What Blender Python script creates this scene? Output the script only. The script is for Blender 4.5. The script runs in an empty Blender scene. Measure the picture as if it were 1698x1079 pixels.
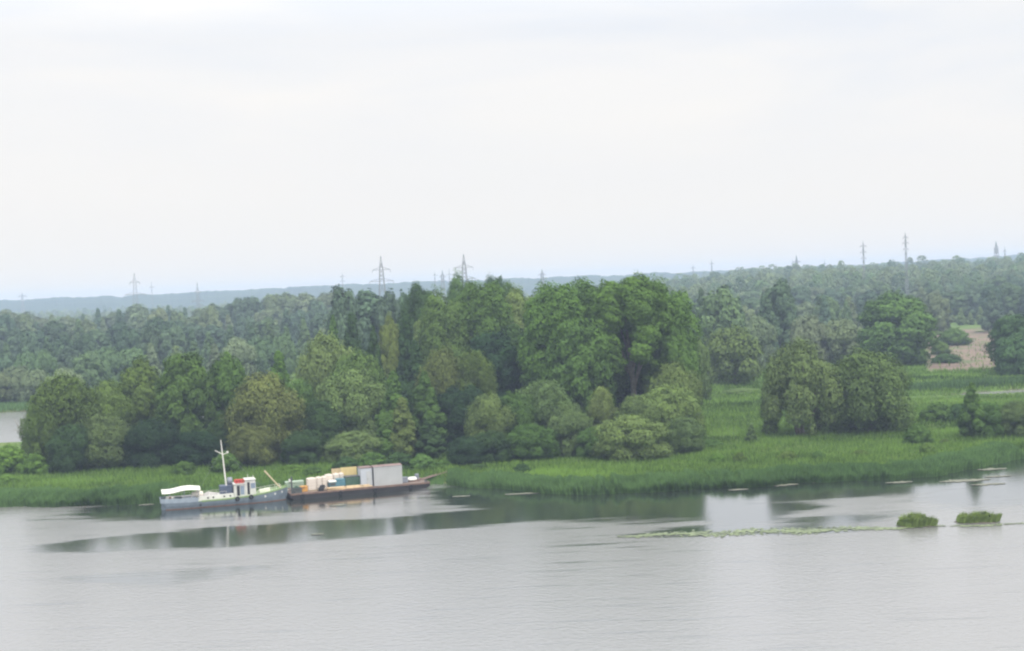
import bpy, math, random
import numpy as np
from mathutils import Vector, Matrix

# ------------------------------------------------------------------ camera, world, sun, exposure
sc = bpy.context.scene
C = sc.collection
F = 2400.0            # focal length in photo pixels (photo is 1698 wide)
CAMH = 30.0
ROLL = math.radians(2.43)
PITCH = math.atan(71.4 / F)
w_ = Vector((0, math.cos(PITCH), -math.sin(PITCH)))
zp = Vector((0, math.sin(PITCH), math.cos(PITCH)))
X_ = Vector((1, 0, 0))
r_ = X_ * math.cos(ROLL) - zp * math.sin(ROLL)
u_ = X_ * math.sin(ROLL) + zp * math.cos(ROLL)
cam_d = bpy.data.cameras.new('camera')
cam = bpy.data.objects.new('camera', cam_d)
C.objects.link(cam)
M = Matrix((r_, u_, -w_)).transposed().to_4x4()
M.translation = Vector((0, 0, CAMH))
cam.matrix_world = M
cam_d.sensor_width = 36.0
cam_d.lens = 36.0 * F / 1698.0
cam_d.clip_start = 0.5
cam_d.clip_end = 40000
sc.camera = cam

SUN_EL, SUN_AZ = math.radians(55), math.radians(150)     # azimuth clockwise from +Y
W = bpy.data.worlds.new('World')
sc.world = W
W.use_nodes = True
nt = W.node_tree
nt.nodes.clear()
N = nt.nodes.new
out = N('ShaderNodeOutputWorld')
sky = N('ShaderNodeTexSky')
sky.sky_type = 'NISHITA'
sky.sun_disc = False
sky.sun_elevation = SUN_EL
sky.sun_rotation = SUN_AZ
sky.air_density = 1.0
sky.dust_density = 3.0
bg1 = N('ShaderNodeBackground'); bg1.inputs['Strength'].default_value = 0.1
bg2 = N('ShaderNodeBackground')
nt.links.new(sky.outputs[0], bg1.inputs['Color'])
tc = N('ShaderNodeTexCoord')
sep = N('ShaderNodeSeparateXYZ'); nt.links.new(tc.outputs['Generated'], sep.inputs[0])
# cloud layer: soft overcast, brighter overhead (an overcast sky is brightest at the zenith)
mp = N('ShaderNodeMapping'); mp.inputs['Scale'].default_value = (1.6, 1.6, 7.0)
nt.links.new(tc.outputs['Generated'], mp.inputs['Vector'])
no = N('ShaderNodeTexNoise'); no.inputs['Scale'].default_value = 1.7; no.inputs['Detail'].default_value = 5
no.inputs['Roughness'].default_value = 0.5; no.inputs['Distortion'].default_value = 0.4
nt.links.new(mp.outputs[0], no.inputs['Vector'])
cr = N('ShaderNodeValToRGB')
cr.color_ramp.elements[0].position = 0.38; cr.color_ramp.elements[0].color = (0.865, 0.905, 0.965, 1)
cr.color_ramp.elements[1].position = 0.62; cr.color_ramp.elements[1].color = (1.02, 1.0, 0.97, 1)
nt.links.new(no.outputs['Fac'], cr.inputs[0])
# low sky: even pale grey-white, clouds take over higher up
mr = N('ShaderNodeMapRange'); mr.inputs['From Min'].default_value = 0.05; mr.inputs['From Max'].default_value = 0.19
nt.links.new(sep.outputs['Z'], mr.inputs['Value'])
mx = N('ShaderNodeMix'); mx.data_type = 'RGBA'
mx.inputs['A'].default_value = (0.955, 0.938, 0.912, 1)
nt.links.new(mr.outputs[0], mx.inputs['Factor'])
nt.links.new(cr.outputs[0], mx.inputs['B'])
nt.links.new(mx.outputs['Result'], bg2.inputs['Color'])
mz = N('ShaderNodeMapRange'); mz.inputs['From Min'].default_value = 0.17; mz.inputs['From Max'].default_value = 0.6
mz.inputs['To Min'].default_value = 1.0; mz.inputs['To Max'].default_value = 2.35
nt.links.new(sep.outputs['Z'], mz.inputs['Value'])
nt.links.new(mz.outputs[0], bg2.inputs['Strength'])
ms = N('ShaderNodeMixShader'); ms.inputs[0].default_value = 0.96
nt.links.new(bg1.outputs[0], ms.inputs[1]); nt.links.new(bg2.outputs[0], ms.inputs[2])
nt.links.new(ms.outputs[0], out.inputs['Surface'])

sd = bpy.data.lights.new('sun', 'SUN'); sd.energy = 2.7; sd.angle = math.radians(10); sd.color = (1, 0.93, 0.80)
sun = bpy.data.objects.new('sun', sd); C.objects.link(sun)
sdir = Vector((math.cos(SUN_EL) * math.sin(SUN_AZ), math.cos(SUN_EL) * math.cos(SUN_AZ), math.sin(SUN_EL)))
sun.rotation_euler = sdir.to_track_quat('Z', 'Y').to_euler()
sun.location = (60, -60, 90)

sc.view_settings.view_transform = 'Standard'
sc.view_settings.look = 'None'
sc.view_settings.gamma = 1
sc.view_settings.exposure = 0.0
sc.render.engine = 'CYCLES'
cy = sc.cycles
cy.max_bounces = 6; cy.diffuse_bounces = 2; cy.glossy_bounces = 3; cy.transmission_bounces = 3
cy.transparent_max_bounces = 8; cy.volume_bounces = 1
cy.use_denoising = True
cy.filter_width = 2.3

# ------------------------------------------------------------------ measuring helpers
def px(x, y, z=0.0):
    """ground point that the photograph shows at pixel x, y"""
    d = w_ * F + r_ * (x - 849) - u_ * (y - 539.5)
    t = (z - CAMH) / d.z
    return Vector((d.x * t, d.y * t, z))

def hor(x):
    return 504.0 - 0.0424 * x

def ground_at(x, D):
    return px(x, hor(x) + CAMH * F / D)

def sstep(a, b, v):
    t = np.clip((v - a) / (b - a), 0, 1)
    return t * t * (3 - 2 * t)

def wob(x, y, s=1.0, seed=0.0):
    x = np.asarray(x, float) / s; y = np.asarray(y, float) / s
    return (np.sin(x * 1.0 + seed + 1.7 * np.sin(y * 0.7 + seed)) + np.sin(y * 1.3 + 2.1 * seed + 1.3 * np.sin(x * 0.9))
            + 0.5 * np.sin(x * 2.3 - y * 1.9 + seed * 3)) / 2.5

# ------------------------------------------------------------------ terrain shape
_bank = [(-700, 905), (-300, 862), (0, 840), (100, 838), (200, 836), (270, 833), (380, 822), (480, 813), (600, 807), (720, 802), (770, 805),
         (870, 815), (975, 818), (1100, 815), (1200, 807), (1300, 802), (1400, 797), (1500, 791), (1560, 786), (1620, 776), (1698, 758), (1800, 738), (2300, 690)]
_bp = [px(a, b) for a, b in _bank]
_bx = np.array([p.x for p in _bp]); _by = np.array([p.y for p in _bp])

def bank_y(x):
    return np.interp(x, _bx, _by) + 1.1 * wob(x, 0 * np.asarray(x, float), 3.7, 1.0) + 0.35 * wob(x, 0 * np.asarray(x, float), 1.3, 2.0)

def height(x, y):
    x = np.asarray(x, float); y = np.asarray(y, float)
    d = y - bank_y(x)
    h = np.clip(d * 0.22, -1.6, 0.7)
    und = 0.18 * wob(x, y, 9, 3) + 0.08 * wob(x, y, 2.7, 5)
    h = h + und * np.clip(d / 6, 0, 1)
    # inlet behind the left wood
    sdp = 46 * sstep(-45, -85, x) - np.abs(y - 356 - 4 * wob(x, y, 14, 2))
    h = np.where(sdp > -4, np.minimum(h, 0.5 - 0.25 * (sdp + 2)), h)
    # backwater on the right-hand meadow
    sdp = 7 * sstep(88, 112, x) - np.abs(y - 328 - 2.0 * wob(x, y, 12, 4) - 0.10 * (x - 100))
    h = np.where(sdp > -3, np.minimum(h, 0.4 - 0.25 * (sdp + 1)), h)
    h = np.clip(h, -1.6, None)
    ratio = x / np.maximum(y, 1)
    h = h + 13 * sstep(650, 1300, y) * sstep(0.02, 0.2, ratio)
    return h

def hz(x, y):
    return float(height(np.array([x]), np.array([y]))[0])

# ------------------------------------------------------------------ materials
def mat(name):
    m = bpy.data.materials.new(name); m.use_nodes = True
    m.node_tree.nodes.clear()
    o = m.node_tree.nodes.new('ShaderNodeOutputMaterial')
    return m, m.node_tree, o

def paint(name, col, rough=0.55, var=0.25, scale=3.0, metal=0.0, rust=None, rust_amt=0.5):
    """painted or weathered surface: base colour broken by noise, optional rust patches"""
    m, t, o = mat(name)
    n = t.nodes.new
    p = n('ShaderNodeBsdfPrincipled'); p.inputs['Roughness'].default_value = rough; p.inputs['Metallic'].default_value = metal
    c = n('ShaderNodeTexCoord')
    a = n('ShaderNodeTexNoise'); a.inputs['Scale'].default_value = scale; a.inputs['Detail'].default_value = 6
    t.links.new(c.outputs['Object'], a.inputs['Vector'])
    r = n('ShaderNodeValToRGB')
    lo = tuple(max(0, v * (1 - var)) for v in col) + (1,); hi = tuple(min(1, v * (1 + var)) for v in col) + (1,)
    r.color_ramp.elements[0].position = 0.3; r.color_ramp.elements[0].color = lo
    r.color_ramp.elements[1].position = 0.7; r.color_ramp.elements[1].color = hi
    t.links.new(a.outputs['Fac'], r.inputs[0])
    last = r.outputs[0]
    if rust:
        b = n('ShaderNodeTexNoise'); b.inputs['Scale'].default_value = scale * 0.7; b.inputs['Detail'].default_value = 8; b.inputs['Roughness'].default_value = 0.7
        mpn = n('ShaderNodeMapping'); mpn.inputs['Scale'].default_value = (1, 1, 0.35); mpn.inputs['Location'].default_value = (7, 3, 1)
        t.links.new(c.outputs['Object'], mpn.inputs['Vector']); t.links.new(mpn.outputs[0], b.inputs['Vector'])
        k = n('ShaderNodeMapRange'); k.inputs['From Min'].default_value = 1 - rust_amt; k.inputs['From Max'].default_value = 1.12 - rust_amt
        t.links.new(b.outputs['Fac'], k.inputs['Value'])
        x = n('ShaderNodeMix'); x.data_type = 'RGBA'; x.inputs['B'].default_value = rust + (1,)
        t.links.new(k.outputs[0], x.inputs['Factor']); t.links.new(last, x.inputs['A'])
        last = x.outputs['Result']
    t.links.new(last, p.inputs['Base Color'])
    t.links.new(p.outputs[0], o.inputs['Surface'])
    return m

def leaf_material(name, translucent=0.12, use_object=True, col=(0.07, 0.11, 0.04), contrast=0.45, warm=1.03):
    """foliage: colour of the plant times a per-leaf tone, part of the light passes through"""
    m, t, o = mat(name)
    n = t.nodes.new
    at = n('ShaderNodeAttribute'); at.attribute_name = 'tone'
    r = n('ShaderNodeValToRGB')
    a, b = 1 - contrast, 1 + contrast
    r.color_ramp.elements[0].color = (a, a, a * 1.08, 1); r.color_ramp.elements[1].color = (b * warm, b, b * 0.86, 1)
    t.links.new(at.outputs['Fac'], r.inputs[0])
    x = n('ShaderNodeMix'); x.data_type = 'RGBA'; x.blend_type = 'MULTIPLY'; x.inputs['Factor'].default_value = 1
    if use_object == 'attr':
        at2 = n('ShaderNodeAttribute'); at2.attribute_name = 'tint'
        t.links.new(at2.outputs['Color'], x.inputs['A'])
    elif use_object:
        oi = n('ShaderNodeObjectInfo'); t.links.new(oi.outputs['Color'], x.inputs['A'])
    else:
        x.inputs['A'].default_value = col + (1,)
    t.links.new(r.outputs[0], x.inputs['B'])
    d = n('ShaderNodeBsdfDiffuse'); tr = n('ShaderNodeBsdfTranslucent')
    t.links.new(x.outputs['Result'], d.inputs['Color'])
    t.links.new(x.outputs['Result'], tr.inputs['Color'])
    ms = n('ShaderNodeMixShader'); ms.inputs[0].default_value = translucent
    t.links.new(d.outputs[0], ms.inputs[1]); t.links.new(tr.outputs[0], ms.inputs[2])
    t.links.new(ms.outputs[0], o.inputs['Surface'])
    return m

M_leaf = leaf_material('foliage')
M_far = leaf_material('far_foliage', 0.2, 'attr')
M_reed = leaf_material('reed_blades', 0.3, False, (0.105, 0.195, 0.072), 0.5)
M_grass = leaf_material('grass_blades', 0.3, False, (0.108, 0.206, 0.050), 0.62, 1.14)
M_bark = paint('bark', (0.10, 0.085, 0.07), 0.9, 0.4, 4)
M_pale_bark = paint('pale_bark', (0.24, 0.22, 0.19), 0.9, 0.4, 2)

# water ------------------------------------------------------------
def water_material():
    m, t, o = mat('river_water')
    n = t.nodes.new; L = t.links.new
    tcn = n('ShaderNodeTexCoord')
    at = n('ShaderNodeAttribute'); at.attribute_name = 'calm'
    mp1 = n('ShaderNodeMapping'); mp1.inputs['Scale'].default_value = (0.07, 0.8, 1)
    L(tcn.outputs['Object'], mp1.inputs['Vector'])
    nz = n('ShaderNodeTexNoise'); nz.inputs['Scale'].default_value = 1.0; nz.inputs['Detail'].default_value = 5; nz.inputs['Roughness'].default_value = 0.6
    L(mp1.outputs[0], nz.inputs['Vector'])
    ad = n('ShaderNodeMath'); ad.operation = 'MULTIPLY_ADD'; ad.inputs[1].default_value = 2.0; ad.inputs[2].default_value = -1.0
    L(nz.outputs['Fac'], ad.inputs[0])
    mp3 = n('ShaderNodeMapping'); mp3.inputs['Scale'].default_value = (0.10, 2.2, 1); L(tcn.outputs['Object'], mp3.inputs['Vector'])
    nz3 = n('ShaderNodeTexNoise'); nz3.inputs['Scale'].default_value = 1.0; nz3.inputs['Detail'].default_value = 3; L(mp3.outputs[0], nz3.inputs['Vector'])
    ad3 = n('ShaderNodeMath'); ad3.operation = 'MULTIPLY_ADD'; ad3.inputs[1].default_value = 1.6; ad3.inputs[2].default_value = -0.8; L(nz3.outputs['Fac'], ad3.inputs[0])
    ad4 = n('ShaderNodeMath'); ad4.operation = 'ADD'; L(ad.outputs[0], ad4.inputs[0]); L(ad3.outputs[0], ad4.inputs[1])
    sm = n('ShaderNodeMath'); sm.operation = 'ADD'; L(at.outputs['Fac'], sm.inputs[0]); L(ad4.outputs[0], sm.inputs[1])
    rg = n('ShaderNodeMapRange'); rg.interpolation_type = 'SMOOTHSTEP'
    rg.inputs['From Min'].default_value = 0.16; rg.inputs['From Max'].default_value = 0.62
    L(sm.outputs[0], rg.inputs['Value'])
    calm = rg.outputs[0]
    # ripples
    mp2 = n('ShaderNodeMapping'); mp2.inputs['Scale'].default_value = (0.8, 1.0, 1)
    L(tcn.outputs['Object'], mp2.inputs['Vector'])
    w1 = n('ShaderNodeTexNoise'); w1.inputs['Scale'].default_value = 1.6; w1.inputs['Detail'].default_value = 4; w1.inputs['Roughness'].default_value = 0.65
    L(mp2.outputs[0], w1.inputs['Vector'])
    st = n('ShaderNodeMapRange'); st.inputs['To Min'].default_value = 0.24; st.inputs['To Max'].default_value = 0.03
    L(calm, st.inputs['Value'])
    bp = n('ShaderNodeBump'); bp.inputs['Distance'].default_value = 0.25
    L(w1.outputs['Fac'], bp.inputs['Height']); L(st.outputs[0], bp.inputs['Strength'])
    rr = n('ShaderNodeMapRange'); rr.inputs['To Min'].default_value = 0.19; rr.inputs['To Max'].default_value = 0.10
    L(calm, rr.inputs['Value'])
    p = n('ShaderNodeBsdfPrincipled')
    p.inputs['Base Color'].default_value = (0.15, 0.155, 0.15, 1)
    p.inputs['IOR'].default_value = 2.1
    L(rr.outputs[0], p.inputs['Roughness']); L(bp.outputs[0], p.inputs['Normal'])
    cm = n('ShaderNodeMath'); cm.operation = 'MULTIPLY'; cm.inputs[1].default_value = 0.55; L(calm, cm.inputs[0])
    L(cm.outputs[0], p.inputs['Coat Weight']); p.inputs['Coat IOR'].default_value = 1.9; p.inputs['Coat Roughness'].default_value = 0.10; L(bp.outputs[0], p.inputs['Coat Normal'])
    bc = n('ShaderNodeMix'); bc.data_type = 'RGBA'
    bc.inputs['A'].default_value = (0.175, 0.174, 0.170, 1); bc.inputs['B'].default_value = (0.018, 0.024, 0.020, 1)  # paler ruffled, darker calm: reflected sky and trees partly put into base colour
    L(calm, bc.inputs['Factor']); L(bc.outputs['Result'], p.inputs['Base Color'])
    L(p.outputs[0], o.inputs['Surface'])
    return m

def terrain_material():
    m, t, o = mat('meadow_ground')
    n = t.nodes.new; L = t.links.new
    tcn = n('ShaderNodeTexCoord')
    def noise(scale, detail, rough=0.6, mapping=None):
        z = n('ShaderNodeTexNoise'); z.inputs['Scale'].default_value = scale; z.inputs['Detail'].default_value = detail; z.inputs['Roughness'].default_value = rough
        L(tcn.outputs['Object'], z.inputs['Vector']); return z.outputs['Fac']
    def ramp(f, *els):
        r = n('ShaderNodeValToRGB')
        while len(r.color_ramp.elements) < len(els): r.color_ramp.elements.new(0.5)
        for e, (pp, cc) in zip(r.color_ramp.elements, els): e.position = pp; e.color = cc + (1,)
        L(f, r.inputs[0]); return r.outputs[0]
    def mix(f, a, b, bt='MIX'):
        x = n('ShaderNodeMix'); x.data_type = 'RGBA'; x.blend_type = bt
        for s, v in (('Factor', f), ('A', a), ('B', b)):
            if isinstance(v, (float, tuple)): x.inputs[s].default_value = v
            else: L(v, x.inputs[s])
        return x.outputs['Result']
    g = ramp(noise(0.06, 6), (0.3, (0.055, 0.10, 0.03)), (0.52, (0.10, 0.165, 0.045)), (0.72, (0.145, 0.18, 0.06)))
    g2 = ramp(noise(0.9, 6, 0.7), (0.3, (0.55, 0.6, 0.55)), (0.7, (1.3, 1.25, 1.1)))
    grass = mix(1.0, g, g2, 'MULTIPLY')
    s1 = ramp(noise(0.10, 7, 0.65), (0.35, (0.12, 0.10, 0.08)), (0.52, (0.205, 0.148, 0.120)), (0.62, (0.10, 0.13, 0.06)))
    at = n('ShaderNodeAttribute'); at.attribute_name = 'sand'
    sm = n('ShaderNodeMath'); sm.operation = 'ADD'; L(at.outputs['Fac'], sm.inputs[0])
    nz = n('ShaderNodeMath'); nz.operation = 'MULTIPLY_ADD'; nz.inputs[1].default_value = 2.4; nz.inputs[2].default_value = -1.2; L(noise(0.12, 8, .7), nz.inputs[0]); L(nz.outputs[0], sm.inputs[1])
    rg = n('ShaderNodeMapRange'); rg.inputs['From Min'].default_value = 0.3; rg.inputs['From Max'].default_value = 0.8; L(sm.outputs[0], rg.inputs['Value'])
    col = mix(rg.outputs[0], grass, s1)
    at2 = n('ShaderNodeAttribute'); at2.attribute_name = 'mud'
    col = mix(at2.outputs['Fac'], col, (0.075, 0.065, 0.05, 1))
    p = n('ShaderNodeBsdfPrincipled'); p.inputs['Roughness'].default_value = 0.95; p.inputs['Specular IOR Level'].default_value = 0.1
    L(col, p.inputs['Base Color'])
    bp = n('ShaderNodeBump'); bp.inputs['Distance'].default_value = 0.5; bp.inputs['Strength'].default_value = 0.6
    L(noise(1.3, 6, 0.7), bp.inputs['Height']); L(bp.outputs[0], p.inputs['Normal'])
    L(p.outputs[0], o.inputs['Surface'])
    return m

def hill_material():
    m, t, o = mat('wooded_hills')
    n = t.nodes.new; L = t.links.new
    tcn = n('ShaderNodeTexCoord')
    z = n('ShaderNodeTexNoise'); z.inputs['Scale'].default_value = 0.012; z.inputs['Detail'].default_value = 8; z.inputs['Roughness'].default_value = 0.65
    L(tcn.outputs['Object'], z.inputs['Vector'])
    r = n('ShaderNodeValToRGB')
    r.color_ramp.elements[0].position = 0.35; r.color_ramp.elements[0].color = (0.018, 0.035, 0.022, 1)
    r.color_ramp.elements[1].position = 0.7; r.color_ramp.elements[1].color = (0.05, 0.075, 0.035, 1)
    L(z.outputs['Fac'], r.inputs[0])
    d = n('ShaderNodeBsdfDiffuse'); L(r.outputs[0], d.inputs['Color']); L(d.outputs[0], o.inputs['Surface'])
    return m

# ------------------------------------------------------------------ object helpers
def tag(o, label=None, cat=None, group=None, kind=None):
    if label: o['label'] = label
    if cat: o['category'] = cat
    if group: o['group'] = group
    if kind: o['kind'] = kind
    return o

def empty(name, loc, rz=0.0, scale=(1, 1, 1)):
    o = bpy.data.objects.new(name, None); C.objects.link(o)
    o.location = loc; o.rotation_euler = (0, 0, rz); o.scale = scale; o.empty_display_size = 0.2
    return o

def fast_mesh(name, V, Fc, k, m, attrs=None, smooth=False):
    """mesh from numpy arrays; every face has k corners"""
    me = bpy.data.meshes.new(name)
    V = np.asarray(V, np.float32); Fc = np.asarray(Fc, np.int32).reshape(-1, k)
    me.vertices.add(len(V)); me.vertices.foreach_set('co', V.ravel())
    me.loops.add(Fc.size); me.loops.foreach_set('vertex_index', Fc.ravel())
    me.polygons.add(len(Fc)); me.polygons.foreach_set('loop_start', np.arange(0, Fc.size, k, dtype=np.int32))
    me.update(calc_edges=True)
    for nme, dom, typ, arr in attrs or []:
        a = me.attributes.new(nme, typ, dom)
        if typ == 'FLOAT': a.data.foreach_set('value', np.asarray(arr, np.float32).ravel())
        else: a.data.foreach_set('color', np.asarray(arr, np.float32).ravel())
    if smooth: me.polygons.foreach_set('use_smooth', np.ones(len(Fc), bool))
    me.materials.append(m)
    return me

def link(name, me, parent=None, loc=None):
    o = bpy.data.objects.new(name, me); C.objects.link(o)
    if parent is not None: o.parent = parent
    if loc is not None: o.location = loc
    return o

class MB:
    """collects boxes, tubes and lofts, then links them as one mesh object"""
    def __init__(s): s.v = []; s.f = []
    def add(s, vs, fs):
        b = len(s.v); s.v += [tuple(v) for v in vs]; s.f += [tuple(i + b for i in f) for f in fs]; return s
    def box(s, x0, x1, y0, y1, z0, z1, ch=0.0):
        if ch <= 0:
            vs = [(x0, y0, z0), (x1, y0, z0), (x1, y1, z0), (x0, y1, z0), (x0, y0, z1), (x1, y0, z1), (x1, y1, z1), (x0, y1, z1)]
            return s.add(vs, [(3, 2, 1, 0), (4, 5, 6, 7), (0, 1, 5, 4), (1, 2, 6, 5), (2, 3, 7, 6), (3, 0, 4, 7)])
        rings = []
        for z, i in ((z0, ch), (z0 + ch, 0), (z1 - ch, 0), (z1, ch)):
            c = ch
            rings.append([(x0 + i + c, y0 + i, z), (x1 - i - c, y0 + i, z), (x1 - i, y0 + i + c, z), (x1 - i, y1 - i - c, z),
                          (x1 - i - c, y1 - i, z), (x0 + i + c, y1 - i, z), (x0 + i, y1 - i - c, z), (x0 + i, y0 + i + c, z)])
        return s.loft(rings)
    def loft(s, rings, closed=True, caps=True):
        n = len(rings[0]); vs = [p for r in rings for p in r]; fs = []
        for i in range(len(rings) - 1):
            for j in range(n if closed else n - 1):
                k = (j + 1) % n
                fs.append((i * n + j, i * n + k, (i + 1) * n + k, (i + 1) * n + j))
        if caps:
            fs.append(tuple(range(n - 1, -1, -1))); fs.append(tuple(range((len(rings) - 1) * n, len(rings) * n)))
        return s.add(vs, fs)
    def tube(s, pts, rad, n=8, caps=True):
        pts = [Vector(p) for p in pts]
        if not hasattr(rad, '__len__'): rad = [rad] * len(pts)
        rings = []
        for i, p in enumerate(pts):
            d = (pts[min(i + 1, len(pts) - 1)] - pts[max(i - 1, 0)]).normalized()
            a = d.orthogonal().normalized() if i == 0 else (a - d * a.dot(d)).normalized()
            b = d.cross(a)
            rings.append([tuple(p + (a * math.cos(t) + b * math.sin(t)) * rad[i]) for t in [2 * math.pi * k / n for k in range(n)]])
        return s.loft(rings, True, caps)
    def torus(s, c, R, r, axis='y', n=18, m=8):
        vs = []; fs = []
        for i in range(n):
            a = 2 * math.pi * i / n
            for j in range(m):
                b = 2 * math.pi * j / m
                q, h = R + r * math.cos(b), r * math.sin(b)
                p = (q * math.cos(a), h, q * math.sin(a)) if axis == 'y' else (q * math.cos(a), q * math.sin(a), h) if axis == 'z' else (h, q * math.cos(a), q * math.sin(a))
                vs.append((c[0] + p[0], c[1] + p[1], c[2] + p[2]))
        for i in range(n):
            for j in range(m):
                fs.append((i * m + j, i * m + (j + 1) % m, ((i + 1) % n) * m + (j + 1) % m, ((i + 1) % n) * m + j))
        return s.add(vs, fs)
    def mesh(s, name, m, smooth=False):
        me = bpy.data.meshes.new(name); me.from_pydata(s.v, [], s.f)
        import bmesh
        b = bmesh.new(); b.from_mesh(me); bmesh.ops.recalc_face_normals(b, faces=b.faces); b.to_mesh(me); b.free()
        if smooth: me.polygons.foreach_set('use_smooth', [True] * len(me.polygons))
        me.materials.append(m); return me
    def build(s, name, m, parent=None, smooth=False):
        return link(name, s.mesh(name, m, smooth), parent)

# ------------------------------------------------------------------ setting: terrain, hills, water, haze
def fan(r0, r1, ratio, half_deg, n):
    rows = [r0]
    while rows[-1] < r1: rows.append(rows[-1] * ratio)
    th = np.radians(np.linspace(-half_deg, half_deg, n))
    Y, T = np.meshgrid(np.array(rows), th, indexing='ij')
    Xg = Y * np.tan(T)
    R, K = Y.shape
    i = np.arange(R * K).reshape(R, K)
    f = np.stack([i[:-1, :-1], i[:-1, 1:], i[1:, 1:], i[1:, :-1]], -1).reshape(-1, 4)
    return Xg.ravel(), Y.ravel(), f

tx, ty, tf = fan(185, 3300, 1.006, 50, 420)
tz = height(tx, ty)
q = tx / ty
sandm = sstep(0.278, 0.292, q) * (1 - sstep(0.338, 0.352, q)) * sstep(392, 405, ty) * (1 - sstep(610, 680, ty))
sandm = np.maximum(sandm, 0.8 * sstep(0.29, 0.31, q) * (1 - sstep(0.36, 0.4, q)) * (1 - sstep(3, 9, np.abs(ty - 398))))
sandm = np.maximum(sandm, 0.62 * (1 - sstep(1, 4, np.abs(ty - 296 - 2 * wob(tx, ty, 6, 1)))) * sstep(36, 40, tx) * (1 - sstep(48, 54, tx)))
mudm = np.clip(1 - np.abs(tz - 0.02) / 0.18, 0, 1)
# trodden earth where the barge lies against the bank
bl = px(745, 795)
mudm = np.maximum(mudm, 0.9 * np.exp(-((tx - bl.x) / 4.5) ** 2 - ((ty - bl.y) / 4.0) ** 2))
ter = link('ground', fast_mesh('ground', np.stack([tx, ty, tz], 1), tf, 4, terrain_material(),
           [('sand', 'POINT', 'FLOAT', sandm), ('mud', 'POINT', 'FLOAT', mudm)], True))
tag(ter, kind='structure')

hx, hy, hf = fan(2600, 4150, 1.012, 30, 1500)
q = hx / hy
nh = np.random.default_rng(3); qa = np.arange(-.7, .7, .0022); qb = np.arange(-.7, .7, .012)
ridge = 38.5 + 3 * wob(hx, 0 * hx, 500, 1) + 1.5 * np.interp(q, qb, nh.normal(0, 1, len(qb))) + .9 * np.interp(q, qa, nh.normal(0, 1, len(qa)))
hh = -1 + ridge * sstep(2750, 3500, hy) + 1.2 * wob(hx, hy, 40, 3) * sstep(2800, 3300, hy)
hh = hh - 20 * sstep(3750, 4200, hy)
hh = hh + 9 * sstep(3300, 3700, hy) * sstep(0.22, 0.38, q)
hh = np.where(hy < 2700, -3.0, hh)
hil = link('hills', fast_mesh('hills', np.stack([hx, hy, hh], 1), hf, 4, hill_material(), None, True))
tag(hil, kind='structure')

gx = np.concatenate([[-9000, -3000, -1000, -400, -220], np.arange(-150, 150.5, 1.0), [220, 400, 1000, 3000, 9000]])
gy = np.concatenate([[-450, -100, 0, 50, 80], np.arange(100, 240.5, 0.75), [270, 300, 340, 380, 420, 600]])
Xw, Yw = np.meshgrid(gx, gy)
calm = np.zeros(Xw.shape)
def band(pts, soft=0.5, amt=1.0):
    """calm strip through (photo x, y, half height): the wind leaves it unruffled"""
    global calm
    P = [px(a, b) for a, b, c in pts]
    X = np.array([p.x for p in P]); Yc = np.array([p.y for p in P])
    Hh = np.array([c * p.y * p.y / 72000 for (a, b, c), p in zip(pts, P)])
    yc = np.interp(Xw, X, Yc); hh_ = np.interp(Xw, X, Hh, 0.01, 0.01)
    d = np.abs(Yw - yc) / np.maximum(hh_, 0.01)
    fade = np.clip(np.minimum(Xw - X[0], X[-1] - Xw) / 9.0, 0, 1)
    inside = (Xw > X[0]) & (Xw < X[-1])
    calm = np.maximum(calm, np.where(inside, amt * fade * np.clip(1.25 - (d - 0.3) / 1.15, 0, 1.25), 0))
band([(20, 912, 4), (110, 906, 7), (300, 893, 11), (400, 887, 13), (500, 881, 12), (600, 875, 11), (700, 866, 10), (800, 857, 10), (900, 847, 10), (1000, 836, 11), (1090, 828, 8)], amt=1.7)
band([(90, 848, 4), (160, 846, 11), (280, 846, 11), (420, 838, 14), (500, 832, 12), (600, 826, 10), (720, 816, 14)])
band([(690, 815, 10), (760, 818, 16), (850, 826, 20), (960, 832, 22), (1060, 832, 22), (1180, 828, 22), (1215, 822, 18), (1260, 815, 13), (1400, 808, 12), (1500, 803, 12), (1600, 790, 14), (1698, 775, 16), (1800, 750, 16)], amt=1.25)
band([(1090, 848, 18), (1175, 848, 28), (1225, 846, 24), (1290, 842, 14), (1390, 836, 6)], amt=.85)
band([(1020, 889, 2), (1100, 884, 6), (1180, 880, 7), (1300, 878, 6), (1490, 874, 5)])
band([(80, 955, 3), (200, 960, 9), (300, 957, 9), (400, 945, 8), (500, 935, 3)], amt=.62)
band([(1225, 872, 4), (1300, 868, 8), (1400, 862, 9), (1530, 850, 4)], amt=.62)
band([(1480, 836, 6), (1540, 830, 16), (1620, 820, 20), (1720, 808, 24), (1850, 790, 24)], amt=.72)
Zw = np.zeros(Xw.shape)
R_, K_ = Xw.shape
ii = np.arange(R_ * K_).reshape(R_, K_)
wf = np.stack([ii[:-1, :-1], ii[:-1, 1:], ii[1:, 1:], ii[1:, :-1]], -1).reshape(-1, 4)
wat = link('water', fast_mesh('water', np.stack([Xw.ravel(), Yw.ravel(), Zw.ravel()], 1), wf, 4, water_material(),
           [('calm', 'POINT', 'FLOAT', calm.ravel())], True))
tag(wat, kind='structure')

hm, ht, ho = mat('haze')
pv = ht.nodes.new('ShaderNodeVolumePrincipled')
pv.inputs['Color'].default_value = (0.60, 0.72, 0.97, 1)
pv.inputs['Density'].default_value = 0.00025
pv.inputs['Anisotropy'].default_value = 0.0
ht.links.new(pv.outputs[0], ho.inputs['Volume'])
hb = MB().box(-10000, 10000, -500, 4300, -4.5, 54.5).build('haze', hm)
tag(hb, kind='stuff')

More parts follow.
